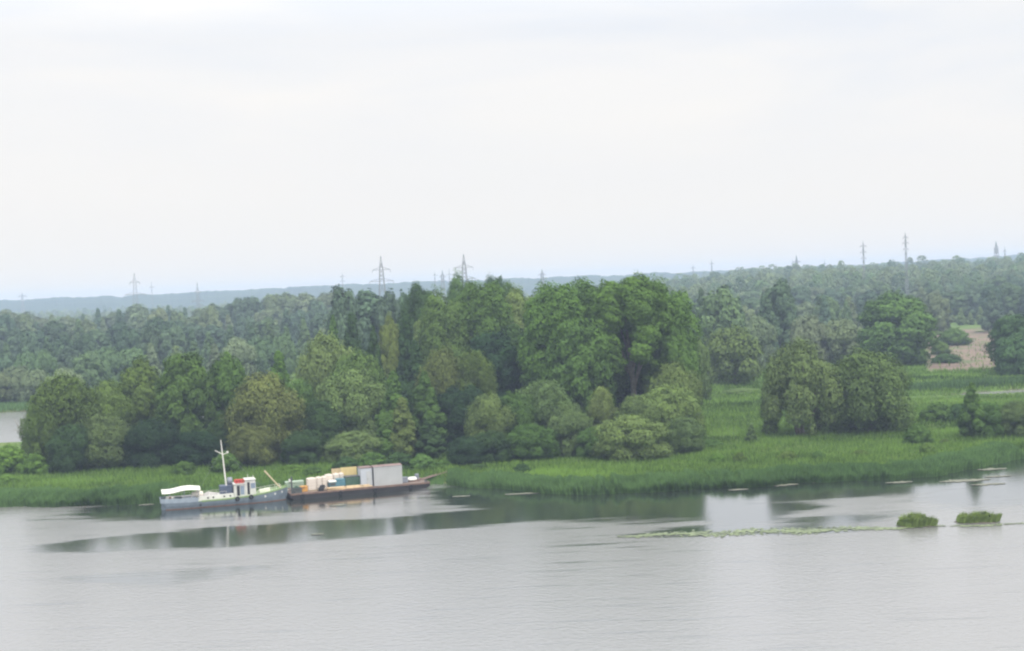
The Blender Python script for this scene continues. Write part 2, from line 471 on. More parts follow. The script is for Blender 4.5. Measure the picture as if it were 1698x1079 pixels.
# ------------------------------------------------------------------ trees
def quads(P, Nn, T, a, b):
    """one diamond-shaped leaf clump per point"""
    T = T - Nn * (T * Nn).sum(1, keepdims=True); T /= np.linalg.norm(T, axis=1, keepdims=True) + 1e-9
    B = np.cross(Nn, T)
    a = a[:, None]; b = b[:, None]
    V = np.stack([P - T * a, P - B * b + T * a * 0.15, P + T * a, P + B * b + T * a * 0.15], 1).reshape(-1, 3)
    return V, np.arange(len(V)).reshape(-1, 4)

def unit(v): return v / (np.linalg.norm(v, axis=1, keepdims=True) + 1e-9)

def lobes_for(style, H, Wd, rng):
    L = []
    if style == 'willow':
        # a few big domes on top, hanging masses below them
        n = 7
        for i in range(n):
            a = i * 6.2832 / n + rng.uniform(-.4, .4)
            rr = Wd * rng.uniform(.17, .23); rad = Wd * .5 - rr * rng.uniform(.85, 1.15)
            L.append((rad * math.cos(a), rad * math.sin(a), H * rng.uniform(.50, .70), rr, rr * rng.uniform(.95, 1.2)))
        for i in range(3):
            a = i * 2.09 + rng.uniform(-.5, .5); rr = Wd * rng.uniform(.19, .25); rad = Wd * rng.uniform(.08, .18)
            L.append((rad * math.cos(a), rad * math.sin(a), H - rr * rng.uniform(1.0, 1.35), rr, rr * 1.0))
        for i in range(9):
            a = i * 6.2832 / 9 + rng.uniform(-.3, .3)
            rr = Wd * rng.uniform(.13, .19); rad = Wd * .5 - rr * rng.uniform(.75, 1.2)
            L.append((rad * math.cos(a), rad * math.sin(a), H * rng.uniform(.16, .40), rr, rr * rng.uniform(1.1, 1.6)))
        for t in (.25, .5): L.append((0, 0, H * t, Wd * .26, Wd * .28))
    elif style == 'open':
        for (z, n, q0, q1, r0, r1) in ((.84, 3, .04, .16, .15, .20), (.66, 7, .26, .33, .14, .18), (.44, 9, .32, .40, .11, .16), (.26, 9, .32, .42, .09, .13), (.13, 3, .25, .42, .06, .10)):
            for i in range(n):
                a = i * 6.2832 / n + rng.uniform(-.3, .3); rr = Wd * rng.uniform(r0, r1); rad = Wd * rng.uniform(q0, q1)
                L.append((rad * math.cos(a), rad * math.sin(a), H * (z + rng.uniform(-.05, .05)), rr, rr * rng.uniform(.95, 1.25)))
        L.append((0, 0, H * .55, Wd * .2, Wd * .2))
    elif style == 'tall':
        for i in range(30):
            t = (i + .5) / 30; a = i * 2.399 + rng.uniform(-.5, .5)
            env = Wd / 2 * max(.05, 1 - abs((t - .42) / .62) ** 4) ** .5
            rr = Wd * rng.uniform(.13, .19); rad = max(0, env - rr * .7) * rng.uniform(.75, 1.05)
            if math.sin(a) < -.5 and abs(math.cos(a)) < .75 and t < .3: continue       # open side where the trunk shows
            L.append((rad * math.cos(a), rad * math.sin(a), H * (.30 + .63 * t), rr, rr * rng.uniform(.9, 1.4)))
        for t in (.75, .85): L.append((0, 0, H * t, Wd * .2, Wd * .22))
    elif style == 'poplar':
        n, z0, zt = 34, 0.20, 0.88
        for i in range(n):
            t = (i + 0.5) / n
            a = i * 2.399 + rng.uniform(-.6, .6)
            env = Wd / 2 * (max(0.04, 1 - abs((t - 0.45) / 0.60) ** 4.5)) ** 0.5
            rr = Wd * rng.uniform(.15, .23)
            rad = max(0, env - rr * 0.75) * rng.uniform(.7, 1.05)
            L.append((rad * math.cos(a), rad * math.sin(a), H * (z0 + (zt - z0) * t) + rng.uniform(-.03, .03) * H, rr, rr * rng.uniform(1.0, 1.6)))
        for t in (.4, .55, .7): L.append((0, 0, H * t, Wd * .18, Wd * .25))
    elif style == 'birch':
        n, z0, zt = 34, 0.08, 0.95
        for i in range(n):
            t = (i + 0.5) / n
            a = i * 2.399 + rng.uniform(-.6, .6)
            env = Wd / 2 * (1 - t) ** 0.75 * min(1, 0.55 + t * 2.5)
            rr = Wd * rng.uniform(.12, .19) * (1.1 - .6 * t)
            rad = max(0, env - rr * 0.5) * rng.uniform(.6, 1.1)
            L.append((rad * math.cos(a), rad * math.sin(a), H * (z0 + (zt - z0) * t) + rng.uniform(-.02, .02) * H, rr, rr * rng.uniform(1.1, 1.9)))
        for t in (.25, .45, .65): L.append((0, 0, H * t, Wd * .16 * (1.2 - t), H * .12))
    elif style == 'round':
        n, z0, zt = 30, 0.06, 0.90
        for i in range(n):
            t = (i + 0.5) / n
            a = i * 2.399 + rng.uniform(-.5, .5)
            env = Wd / 2 * math.sqrt(max(0.05, 1 - ((t - 0.45) / 0.64) ** 2))
            rr = Wd * rng.uniform(.13, .20)
            rad = max(0, env - rr * 0.75) * rng.uniform(.82, 1.04)
            L.append((rad * math.cos(a), rad * math.sin(a), H * (z0 + (zt - z0) * t), rr, rr * rng.uniform(.8, 1.15)))
        for t in (.25, .5, .7): L.append((0, 0, H * t, Wd * .28, H * .18))
    else:   # bush
        n = 15
        for i in range(n):
            t = (i + 0.5) / n
            a = i * 2.399 + rng.uniform(-.5, .5)
            env = Wd / 2 * math.sqrt(max(0.05, 1 - (t / 1.05) ** 2))
            rr = Wd * rng.uniform(.15, .22)
            rad = max(0, env - rr * 0.8) * rng.uniform(.8, 1.05)
            L.append((rad * math.cos(a), rad * math.sin(a), H * (0.12 + .68 * t), rr, rr * H / Wd * rng.uniform(1.0, 1.5)))
        L.append((0, 0, H * .35, Wd * .28, H * .35))
    return L

def crown_mesh(style, H, Wd, seed, nleaf, ls, m=None):
    rng = random.Random(seed); nr = np.random.default_rng(seed)
    L = np.array(lobes_for(style, H, Wd, rng))
    area = L[:, 3] * (L[:, 3] + L[:, 4]); cnt = (nleaf * area / area.sum()).astype(int)
    PP, NN, TT, AA = [], [], [], []
    ctr = np.array([0, 0, H * 0.45])
    for i, (x, y, z, rx, rz) in enumerate(L):
        k = cnt[i]
        d = unit(nr.normal(size=(k, 3)) + np.array([0, 0, 0.22]))
        ph = nr.uniform(0, 6, 4)
        bump = 1 + 0.16 * np.sin(5 * d[:, 0] + ph[0]) * np.sin(5 * d[:, 1] + ph[1]) + 0.12 * np.sin(9 * d[:, 2] + ph[2] + 4 * d[:, 0])
        rr = nr.uniform(0.70, 1.06, k) * bump
        rr = np.where(nr.random(k) < 0.05, rr * nr.uniform(1.03, 1.12, k), rr)
        p = np.stack([x + d[:, 0] * rx * rr, y + d[:, 1] * rx * rr, z + d[:, 2] * rz * rr], 1)
        if style in ('willow', 'open'):
            p[:, 2] -= (np.hypot(d[:, 0], d[:, 1]) ** 2) * rz * nr.uniform(0, .45, k)
        keep = np.ones(k, bool)
        for j, (x2, y2, z2, rx2, rz2) in enumerate(L):
            if j != i:
                e = ((p[:, 0] - x2) / rx2) ** 2 + ((p[:, 1] - y2) / rx2) ** 2 + ((p[:, 2] - z2) / rz2) ** 2
                keep &= ~((e < 0.5) & (nr.random(k) < 0.9))
        keep &= p[:, 2] > 0.1
        p = p[keep]; d = d[keep]; k = len(p)
        nn = unit(0.95 * d + 0.25 * unit(p - ctr) + 0.32 * nr.normal(size=(k, 3)))
        if style in ('willow', 'open'): tt = np.array([0, 0, -1.0]) + 0.5 * nr.normal(size=(k, 3))
        elif style in ('poplar', 'birch', 'tall'): tt = np.array([0, 0, 0.6]) + 0.7 * nr.normal(size=(k, 3))
        else: tt = nr.normal(size=(k, 3))
        PP.append(p); NN.append(nn); TT.append(tt)
        lt = rng.uniform(.3, .7)
        AA.append(np.clip(lt + nr.normal(0, .16, k), 0, 1))
    P = np.concatenate(PP); Nn = np.concatenate(NN); T = np.concatenate(TT); A = np.concatenate(AA)
    s = ls * nr.uniform(.6, 1.35, len(P))
    asp = {'willow': .45, 'open': .45, 'tall': .7, 'poplar': .7, 'birch': .6, 'round': .75, 'bush': .6}[style]
    V, Q = quads(P, Nn, T, s, s * asp)
    return fast_mesh('crown', V, Q, 4, m or M_leaf, [('tone', 'FACE', 'FLOAT', A)]), L

def trunk_mesh(style, H, Wd, L, seed, bark):
    rng = random.Random(seed + 99); b = MB()
    r0 = {'willow': .28, 'poplar': .34, 'birch': .14, 'round': .3}[style]
    top = H * (.8 if style in ('poplar', 'birch') else .55)
    lean = Vector((rng.uniform(-.5, .5), rng.uniform(-.5, .5), 0))
    pts = [Vector((0, 0, -0.4)), Vector((0, 0, 0.3))] + [lean * (t * t) + Vector((rng.uniform(-.15, .15), rng.uniform(-.15, .15), top * t)) for t in (.35, .7, 1)]
    b.tube(pts, [r0 * 1.35, r0, r0 * .75, r0 * .5, r0 * .15], 8)
    nl = {'willow': 7, 'poplar': 8, 'birch': 5, 'round': 7}[style]
    idx = sorted(range(len(L)), key=lambda i: L[i][2])[::max(1, len(L) // nl)][:nl]
    for i in idx:
        x, y, z, rx, rz = L[i]
        zb = min(top * .8, max(.4 if style == 'willow' else H * .12, z * .45))
        s = Vector((0, 0, zb)); e = Vector((x, y, z))
        mid = s.lerp(e, .5) + Vector((0, 0, (z - zb) * .12))
        b.tube([s, mid, e], [r0 * .42, r0 * .27, r0 * .08], 6)
    return b.mesh('trunk', bark)

PROTO = {}
def make_proto(key, style, H, Wd, seed, nleaf, ls, bark=None):
    c, L = crown_mesh(style, H, Wd, seed, nleaf, ls)
    t = trunk_mesh(style, H, Wd, L, seed, bark or M_bark) if style != 'bush' else None
    PROTO[key] = (style, H, Wd, c, t)

for i in range(4): make_proto(('willow', i), 'willow', 13, 11, 10 + i, 42000, .20)
for i in range(3): make_proto(('poplar', i), 'poplar', 25, 13.5, 30 + i, 70000, .21, M_pale_bark)
for i in range(3): make_proto(('birch', i), 'birch', 16, 6.5, 50 + i, 24000, .20)
for i in range(3): make_proto(('round', i), 'round', 15, 12, 70 + i, 42000, .22)
for i in range(3): make_proto(('bush', i), 'bush', 3.6, 4.6, 90 + i, 9000, .14)
# lighter versions for trees hundreds of metres off
for i in range(3): make_proto(('hazy_willow', i), 'willow', 13, 11, 110 + i, 13000, .36)
for i in range(3): make_proto(('hazy_birch', i), 'birch', 17, 7, 130 + i, 10000, .32)
for i in range(2): make_proto(('hazy_poplar', i), 'poplar', 22, 9, 150 + i, 15000, .37)
for i in range(2): make_proto(('hazy_round', i), 'round', 15, 12, 170 + i, 14000, .38)

TINT = {
    'olive': (.096, .154, .042), 'green': (.078, .144, .040), 'dark': (.046, .088, .034), 'deep': (.028, .058, .029),  # 'deep' and partly 'dark': shade among the trees painted into the leaf colour
    'grey': (.110, .168, .062), 'light': (.136, .194, .066), 'pale': (.130, .180, .076), 'bright': (.104, .196, .040),
    'brown': (.114, .146, .052), 'yellow': (.150, .194, .054), 'poplar': (.082, .156, .039), 'blue': (.062, .120, .050),
}
HAZE_TINT = {  # leaf colours paled and blued: distance haze painted into them
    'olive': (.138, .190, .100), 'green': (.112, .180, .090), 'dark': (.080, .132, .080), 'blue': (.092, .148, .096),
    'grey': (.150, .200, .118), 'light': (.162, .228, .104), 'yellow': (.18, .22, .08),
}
KNAME = {'willow': 'willow_tree', 'poplar': 'poplar_tree', 'birch': 'birch_tree', 'round': 'broadleaf_tree', 'bush': 'bush'}
_cnt = {}
def plant(kind, x, ytop, D, wpx, tint, label, group=None, cat=None, zoff=0.0, seed=None):
    """a tree or bush whose foot is D metres out and whose crown the photo shows at x, from ytop, wpx wide"""
    n = len([k for k in PROTO if k[0] == kind])
    i = _cnt.get(kind, 0); _cnt[kind] = i + 1
    style, H, Wd, crown, trunk = PROTO[(kind, i % n)]
    h = CAMH - (ytop - hor(x)) * D / F
    g = ground_at(x, D)
    # crown middle is seen at x: the frame is rolled, so the foot sits a little to the right of it
    g.x += 0.0424 * h * 0.5
    gz = hz(g.x, g.y); h = h - gz
    wd = wpx * D / F
    rz = 0.15 if kind == 'tall_poplar' else (i * 2.1 + 0.7) % 6.28
    rng = random.Random(i * 31 + int(x))
    f = rng.uniform(.88, 1.12)
    col = tuple(c * v for c, v in zip((HAZE_TINT if kind.startswith('hazy') and D > 400 else TINT)[tint], (rng.uniform(.95, 1.05) * f, f, rng.uniform(.93, 1.07) * f))) + (1,)
    name = KNAME[style]
    scl = (wd / Wd * 1.04, wd / Wd * 1.04, h / H)
    if trunk is None:
        o = link(name, crown); o.location = (g.x, g.y, gz - .1); o.rotation_euler = (0, 0, rz); o.scale = scl
        o.color = col
        return tag(o, label, cat or 'bush', group)
    root = empty(name, (g.x, g.y, gz - .1), rz, scl)
    tag(root, label, cat or 'tree', group)
    c = link('crown', crown, root); c.color = col
    link('trunk', trunk, root)
    return root

c_, L_ = crown_mesh('open', 13, 13, 205, 38000, .20)
def stems_mesh(L):
    b = MB(); rg = random.Random(8)
    for k in range(7):
        a = k * .9 + .3; f = Vector((math.cos(a) * .5, math.sin(a) * .5, -.3)); x, y, z, rx, rz = L[(k * 3) % len(L)]
        e = Vector((x * .8, y * .8, max(5.5, z))); m = f.lerp(e, .5) + Vector((rg.uniform(-.2, .2), rg.uniform(-.2, .2), .5))
        b.tube([f, m, e], [.22, .16, .07], 7)
    return b.mesh('trunk', M_bark)
PROTO[('open_willow', 0)] = ('willow', 13, 13, c_, stems_mesh(L_))
c_, L_ = crown_mesh('tall', 31, 15.5, 301, 80000, .22)
b_ = MB()
b_.tube([(0, 0, -.4), (0, 0, .4), (.3, 0, 6), (.1, 0, 12), (-.5, 0, 19), (-.8, 0, 26)], [.75, .58, .5, .42, .26, .08], 9)
for k, (z, dx, dy, e) in enumerate(((8, 3.4, -1.5, 20), (10, -3.6, -1.0, 21), (12, 1.8, -2.6, 22), (13, -1.6, 2.6, 22), (9, 4.6, 1.6, 17), (11, -4.8, .8, 17))):
    b_.tube([(.2, 0, z), (dx * .45, dy * .45, z + (e - z) * .55), (dx, dy, e)], [.30, .2, .07], 7)
PROTO[('tall_poplar', 0)] = ('poplar', 31, 15.5, c_, b_.mesh('trunk', paint('grey_bark', (.13, .12, .10), .9, .4, 2)))
LW = 'trees of the wood behind the boat'
CW = 'trees of the wood behind the barge'
FW = 'willows on the bank beyond the reeds'
RW = 'trees on the open meadow'
# ---- wood behind the boat, from the inlet to the barge
T_ = [
 ('bush', 18, 738, 249, 70, 'bright', 'bright green rounded shrub at the photo edge below the inlet', None),
 ('bush', 58, 752, 246, 48, 'bright', 'smaller bright green shrub between the edge shrub and the dark willows', None),
 ('willow', 66, 668, 256, 62, 'olive', 'low olive willow leaning out over the inlet, beside the bare dead snag', LW),
 ('willow', 108, 614, 262, 120, 'olive', 'broad domed olive willow nearest the inlet, above the bright shrubs', LW),
 ('willow', 182, 626, 266, 85, 'olive', 'olive willow between the broad domed willow and the round dark one', LW),
 ('willow', 176, 684, 250, 90, 'grey', 'low grey-green willow in front of the olive willows, by the reeds', LW),
 ('willow', 118, 700, 248, 80, 'dark', 'low dark willow beside the two bright green shrubs', LW),
 ('round', 234, 599, 275, 90, 'olive', 'tall olive broadleaf tree just left of the round dark-topped tree', LW),
 ('round', 308, 586, 264, 98, 'green', 'round-topped dark green tree rising above the boat canopy', LW),
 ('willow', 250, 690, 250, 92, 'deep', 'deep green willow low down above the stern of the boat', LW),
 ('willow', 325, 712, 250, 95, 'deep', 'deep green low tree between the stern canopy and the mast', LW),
 ('round', 380, 588, 270, 84, 'green', 'round dark green tree straight above the boat mast', LW),
 ('willow', 375, 690, 254, 70, 'dark', 'dark shade-coloured tree right behind the top of the mast', LW),
 ('willow', 440, 614, 254, 128, 'brown', 'brownish olive tree behind the wheelhouse, the only rusty one', LW),
 ('willow', 420, 700, 247, 80, 'brown', 'low rusty-brown tree between the mast and the slanting spar', LW),
 ('willow', 500, 625, 266, 78, 'green', 'plain green tree touching the right side of the rusty tree', LW),
 ('willow', 500, 712, 247, 70, 'dark', 'dark low tree above the slanting spar', LW),
 ('birch', 465, 577, 292, 66, 'bright', 'fresh green pointed tree peeping over the rusty tree', LW),
 ('bush', 304, 763, 238, 42, 'green', 'round bush in the reeds behind the stern canopy', None),
 ('bush', 374, 748, 240, 52, 'green', 'bush directly behind the boat mast', None),
 ('bush', 484, 770, 234, 48, 'bright', 'bright bush behind the slanting spar at the barge end', None),
 ('bush', 545, 778, 236, 46, 'green', 'low green bush behind the white tanks', None),
 ('bush', 98, 790, 240, 40, 'bright', 'low leafy clump on the left bank below the dark willow', None),
 ('bush', 150, 788, 240, 50, 'bright', 'long low leafy clump midway along the left reed bank', None),
 ('bush', 215, 790, 240, 36, 'green', 'low leafy clump on the left bank nearest the boat stern', None),
 ('bush', 12, 785, 236, 40, 'bright', 'leafy clump at the very left end of the reed bank', None),
# ---- wood behind the barge
 ('willow', 545, 547, 285, 108, 'light', 'light olive willow with the highest dome behind the white tanks', CW),
 ('willow', 596, 577, 275, 112, 'olive', 'olive willow just right of the light high-domed one', CW),
 ('willow', 590, 606, 262, 120, 'grey', 'grey-green willow in front of the two high willows', CW),
 ('willow', 535, 660, 258, 80, 'dark', 'dark shade-coloured tree between the rusty tree and the plywood boards', CW),
 ('birch', 655, 611, 253, 74, 'green', 'upright green tree whose edge catches light above the grey container', CW),
 ('birch', 706, 610, 252, 74, 'green', 'upright pointed green tree right of the grey container', CW),
 ('birch', 668, 655, 246, 66, 'light', 'lighter slim tree directly above the container roof', CW),
 ('willow', 590, 712, 245, 104, 'grey', 'low grey-green willow straight behind the plywood boards', CW),
 ('birch', 640, 690, 245, 60, 'green', 'small slim green tree behind the booth and container', CW),
 ('birch', 712, 690, 244, 60, 'dark', 'small dark slim tree above the white tub on the barge', CW),
 ('round', 752, 645, 258, 76, 'deep', 'very dark shade-coloured tree filling the gap above the gangplank', CW),
 ('willow', 735, 571, 278, 92, 'brown', 'brown-tinged olive tree above the pointed tree by the container', CW),
 ('willow', 787, 577, 276, 76, 'olive', 'olive tree between the brown-tinged tree and the dark round crown', CW),
 ('round', 818, 552, 284, 104, 'deep', 'dark round crown in the middle of the wood left of the poplars', CW),
 ('round', 780, 640, 262, 80, 'deep', 'dark shade-coloured tree behind the bank willows above the gangplank', CW),
 ('birch', 676, 512, 312, 58, 'dark', 'dark spiky pointed tree with a yellow-green neighbour', CW),
 ('birch', 690, 560, 298, 70, 'dark', 'dark tree at the foot of the spiky pointed tree', CW),
 ('round', 648, 528, 325, 46, 'yellow', 'yellow-green tree, the palest crown of the middle wood', CW),
 ('round', 706, 529, 325, 52, 'light', 'light green tree on the right of the spiky dark tree', CW),
 ('birch', 622, 534, 305, 46, 'dark', 'slim dark tree left of the yellow-green one', CW),
 ('birch', 586, 513, 335, 60, 'dark', 'dark pointed tree behind the light high-domed willow', CW),
 ('birch', 556, 519, 335, 46, 'green', 'small pointed tree left of the dark pointed one behind the dome', CW),
 ('poplar', 738, 482, 310, 86, 'olive', 'olive poplar in front of the big rounded poplar by the right twin pylon', CW),
 ('poplar', 800, 462, 312, 108, 'poplar', 'big rounded poplar below the right twin pylon', CW),
 ('poplar', 702, 466, 345, 72, 'dark', 'dark poplar with ragged top between the twin pylons', CW),
 ('hazy_round', 668, 486, 430, 56, 'blue', 'faint bluish tree in the dip between the twin pylons', CW),
 ('hazy_round', 572, 478, 425, 62, 'blue', 'bluish tree at the left end of the clump under the left twin pylon', CW),
 ('hazy_poplar', 612, 474, 430, 66, 'blue', 'bluish tree standing in front of the left twin pylon', CW),
 ('hazy_round', 646, 484, 425, 54, 'blue', 'bluish tree at the right end of the clump under the left twin pylon', CW),
 ('poplar', 768, 454, 385, 58, 'green', 'green treetop hiding the foot of the right twin pylon', CW),
 ('poplar', 822, 453, 380, 50, 'blue', 'rounded treetop just right of the right twin pylon', CW),
 ('poplar', 852, 464, 370, 60, 'green', 'treetop sloping down from the pylon towards the tall poplars', CW),
 ('poplar', 866, 478, 335, 76, 'light', 'light grey-green poplar standing left of the tall poplar clump', CW),
 ('round', 852, 543, 292, 96, 'dark', 'dark tree below the light poplar, left of the maple-like crown', CW),
# ---- tall poplar clump
 ('poplar', 922, 463, 278, 116, 'poplar', 'leftmost tall poplar of the clump, with a slightly lower crown', 'tall poplars of the clump'),
 ('poplar', 984, 458, 284, 120, 'poplar', 'second tall poplar of the clump, behind the maple-like crown', 'tall poplars of the clump'),
 ('tall_poplar', 1046, 455, 272, 138, 'poplar', 'tallest poplar with its forked grey trunk showing through the crown', 'tall poplars of the clump'),
 ('poplar', 1102, 466, 278, 112, 'poplar', 'right-hand tall poplar of the clump, at the meadow edge', 'tall poplars of the clump'),
 ('round', 1122, 545, 268, 62, 'green', 'smaller green tree under the right-hand tall poplar', CW),
 ('round', 964, 530, 262, 116, 'green', 'maple-like full green crown in front of the tall poplars', CW),
 ('round', 1030, 600, 292, 110, 'deep', 'dark shade-coloured tree under the tallest poplar', CW),
 ('hazy_willow', 1156, 550, 320, 44, 'grey', 'pale tree peeping out right of the tall poplars', CW),
# ---- willows on the bank beyond the reeds
 ('willow', 900, 626, 250, 106, 'grey', 'high domed grey-green willow below the maple-like crown', FW),
 ('willow', 812, 650, 244, 82, 'grey', 'leftmost grey-green bank willow next to the dark gap', FW),
 ('willow', 856, 646, 247, 84, 'green', 'green willow between the leftmost bank willow and the high domed one', FW),
 ('willow', 1000, 638, 250, 58, 'light', 'small globe-shaped light willow below the tallest poplar', FW),
 ('willow', 945, 668, 242, 78, 'grey', 'willow in front of the high domed one, left of the pale drooping willow', FW),
 ('willow', 880, 700, 238, 90, 'green', 'low willow hanging over the reed bank below the high domed willow', FW),
 ('willow', 815, 712, 237, 80, 'dark', 'low dark willow at the gangplank end of the bank willows', FW),
 ('willow', 1048, 684, 232, 126, 'light', 'pale drooping willow furthest forward on the reed bank', FW),
 ('willow', 1136, 688, 237, 66, 'grey', 'willow at the meadow edge right of the pale drooping willow', FW),
 ('willow', 1108, 634, 250, 108, 'light', 'light willow behind and above the pale drooping willow', FW),
 ('willow', 1118, 596, 264, 94, 'light', 'topmost of the light willows at the meadow edge', FW),
 ('willow', 1056, 652, 246, 76, 'grey', 'grey-green willow between the globe-shaped willow and the light ones', FW),
 ('willow', 985, 705, 238, 60, 'green', 'green low willow on the left side of the pale drooping willow', FW),
 ('bush', 866, 768, 223, 34, 'dark', 'small dark bush at the reed edge below the bank willows', None),
 ('bush', 790, 768, 230, 44, 'dark', 'dark low bush right beside the gangplank path', None),
 ('bush', 575, 757, 231, 56, 'dark', 'dark bush right behind the dull plywood board', None),
 ('bush', 618, 750, 232, 60, 'green', 'taller green bush behind the booth on the barge', None),
 ('bush', 660, 748, 231, 56, 'dark', 'dark bush rising just over the container roof', None),
 ('bush', 700, 752, 230, 52, 'green', 'green bush between the container and the gangplank', None),
 ('bush', 520, 772, 229, 40, 'green', 'low green bush behind the front white tanks', None),
 ('willow', 775, 722, 234, 70, 'deep', 'very dark shade-coloured low willow above the brown gangplank path', CW),
 ('bush', 735, 762, 232, 40, 'green', 'green low bush behind the end of the barge', None),
# ---- meadow on the right
 ('open_willow', 1326, 571, 257, 138, 'grey', 'left willow of the big meadow pair, with leaning bare stems', RW),
 ('willow', 1440, 574, 257, 140, 'grey', 'right willow of the big meadow pair, denser to the ground', RW),
 ('bush', 1522, 702, 236, 52, 'green', 'round bush alone on the meadow right of the big willow pair', None),
 ('birch', 1612, 630, 243, 52, 'green', 'slim small tree with a pointed top by the backwater', RW),
 ('willow', 1636, 664, 245, 74, 'green', 'low green willow at the foot of the slim pointed tree', RW),
 ('willow', 1686, 662, 243, 66, 'grey', 'grey-green willow at the right edge near the water', RW),
 ('bush', 1556, 668, 270, 66, 'green', 'wide low bush between the round bush and the slim pointed tree', None),
 ('bush', 1590, 668, 268, 50, 'dark', 'dark low bush left of the slim pointed tree', None),
 ('round', 1484, 489, 423, 128, 'green', 'big isolated dark round tree in front of the sandy clearing', RW),
 ('round', 1682, 522, 380, 84, 'blue', 'dark round tree on the right side of the sandy clearing', RW),
 ('hazy_willow', 1690, 556, 368, 74, 'blue', 'lower tree in front of the dark round tree by the clearing', RW),
 ('hazy_willow', 1216, 536, 375, 92, 'grey', 'round grey-green willow on the meadow right of the bank willows', RW),
 ('hazy_willow', 1258, 520, 430, 60, 'grey', 'greyish tree behind the round meadow willow', RW),
 ('hazy_round', 1195, 478, 460, 80, 'green', 'wide tree just right of the tall poplars, in the haze', RW),
 ('hazy_birch', 1164, 474, 470, 40, 'blue', 'slim bluish tree beside the right-hand tall poplar', RW),
 ('hazy_birch', 1226, 488, 470, 40, 'blue', 'slim bluish tree at the right of the wide hazy tree', RW),
 ('hazy_poplar', 1292, 460, 480, 52, 'blue', 'tallest lone poplar spire over the meadow', RW),
 ('hazy_birch', 1268, 486, 478, 46, 'blue', 'lower shoulder tree left of the lone poplar spire', RW),
 ('hazy_birch', 1312, 492, 480, 44, 'blue', 'lower shoulder tree right of the lone poplar spire', RW),
 ('hazy_willow', 1340, 520, 445, 64, 'grey', 'grey willow behind the left willow of the big pair', RW),
 ('hazy_willow', 1394, 525, 445, 74, 'grey', 'domed grey willow behind the gap of the big willow pair', RW),
 ('hazy_birch', 1368, 487, 580, 34, 'blue', 'slim hazy tree standing above the domed grey willows', RW),
 ('hazy_birch', 1404, 497, 580, 30, 'green', 'shorter slim hazy tree left of the big isolated round tree', RW),
 ('hazy_birch', 1646, 480, 600, 44, 'blue', 'slim hazy tree behind the dark round tree at the clearing', RW),
 ('bush', 1232, 643, 352, 80, 'grey', 'long pale shrub at the foot of the round meadow willow', None),
 ('bush', 1190, 655, 345, 50, 'grey', 'pale shrub between the bank willows and the round meadow willow', None),
 ('birch', 1246, 700, 248, 24, 'grey', 'tiny grey sapling in the meadow left of the big willow pair', RW),
 ('bush', 1568, 585, 430, 56, 'blue', 'low dark bush on the near edge of the sandy clearing', None),
 ('bush', 1582, 544, 520, 60, 'green', 'green bush standing on the sand of the clearing', None),
 ('bush', 1180, 728, 246, 44, 'green', 'low bush at the right foot of the bank willows', None),
 ('bush', 1400, 700, 262, 44, 'green', 'low bush in the gap under the big willow pair', None),
]
for (kind, x, yt, D, wp, ti, lab, grp) in T_:
    plant(kind, x, yt, D, wp, ti, lab, grp)

rw = random.Random(77)
for k in range(12):
    x = 985 + k * 60 + rw.uniform(-25, 25)
    plant('bush', x, hor(x) + 72000 / 226 - rw.uniform(12, 22) + rw.uniform(-10, 3), rw.uniform(222, 236), rw.uniform(20, 42), rw.choice(['green', 'bright', 'olive']),
          'low weed clump among the grass of the right-hand bank', 'weed clumps on the right-hand bank', 'weed')
for (x, yt, D, w_p) in ((1560, 566, 470, 36), (1606, 560, 560, 26), (1632, 590, 450, 24), (1548, 548, 600, 40), (1628, 548, 610, 24)):
    plant('bush', x, yt, D, w_p, 'olive', 'small scrubby bush scattered on the sandy clearing', 'scrub on the sandy clearing')
# ---- hazy belts of trees further off, each tree on its own
rb = random.Random(5)
def sector(x):
    for lim, s in ((140, 'above the inlet'), (270, 'below the big lone pylon'), (400, 'above the boat mast'), (900, 'left of the light domed willow')):
        if x < lim: return s
rows = [
 (418, -30, 130, 42, (594, 612), ('hazy_willow',), ('grey', 'green'), 'on the inlet shore'),
 (462, -30, 160, 36, (572, 588), ('hazy_willow', 'hazy_round'), ('blue', 'green'), 'just behind the inlet shore'),
 (475, 150, 545, 38, (566, 584), ('hazy_birch', 'hazy_willow'), ('green', 'grey', 'light'), 'in the hazy belt, front row'),
 (545, -30, 560, 34, (542, 562), ('hazy_birch', 'hazy_round', 'hazy_birch'), ('green', 'blue', 'dark'), 'in the hazy belt, second row'),
 (630, -30, 560, 32, (526, 548), ('hazy_birch', 'hazy_poplar'), ('blue', 'dark', 'green'), 'in the hazy belt, third row'),
 (740, -30, 560, 30, (514, 534), ('hazy_birch', 'hazy_round'), ('grey', 'blue', 'olive'), 'in the hazy belt, fourth row'),
 (880, -30, 440, 28, (508, 524), ('hazy_birch', 'hazy_poplar'), ('blue', 'grey'), 'in the hazy belt, last row'),
]
TWORD = {'grey': 'grey-green', 'green': 'mid green', 'blue': 'bluish', 'dark': 'dark', 'light': 'light green', 'olive': 'olive'}
SWORD = {'hazy_willow': 'rounded', 'hazy_round': 'full', 'hazy_birch': 'pointed', 'hazy_poplar': 'upright'}
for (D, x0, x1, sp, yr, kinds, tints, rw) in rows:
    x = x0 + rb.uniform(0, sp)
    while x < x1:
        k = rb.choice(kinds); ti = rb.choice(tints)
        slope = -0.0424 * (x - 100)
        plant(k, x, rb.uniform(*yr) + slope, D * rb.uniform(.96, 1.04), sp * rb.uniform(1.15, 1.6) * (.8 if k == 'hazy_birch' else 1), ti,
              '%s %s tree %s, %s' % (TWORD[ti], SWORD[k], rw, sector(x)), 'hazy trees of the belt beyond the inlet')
        x += sp * rb.uniform(.75, 1.2)
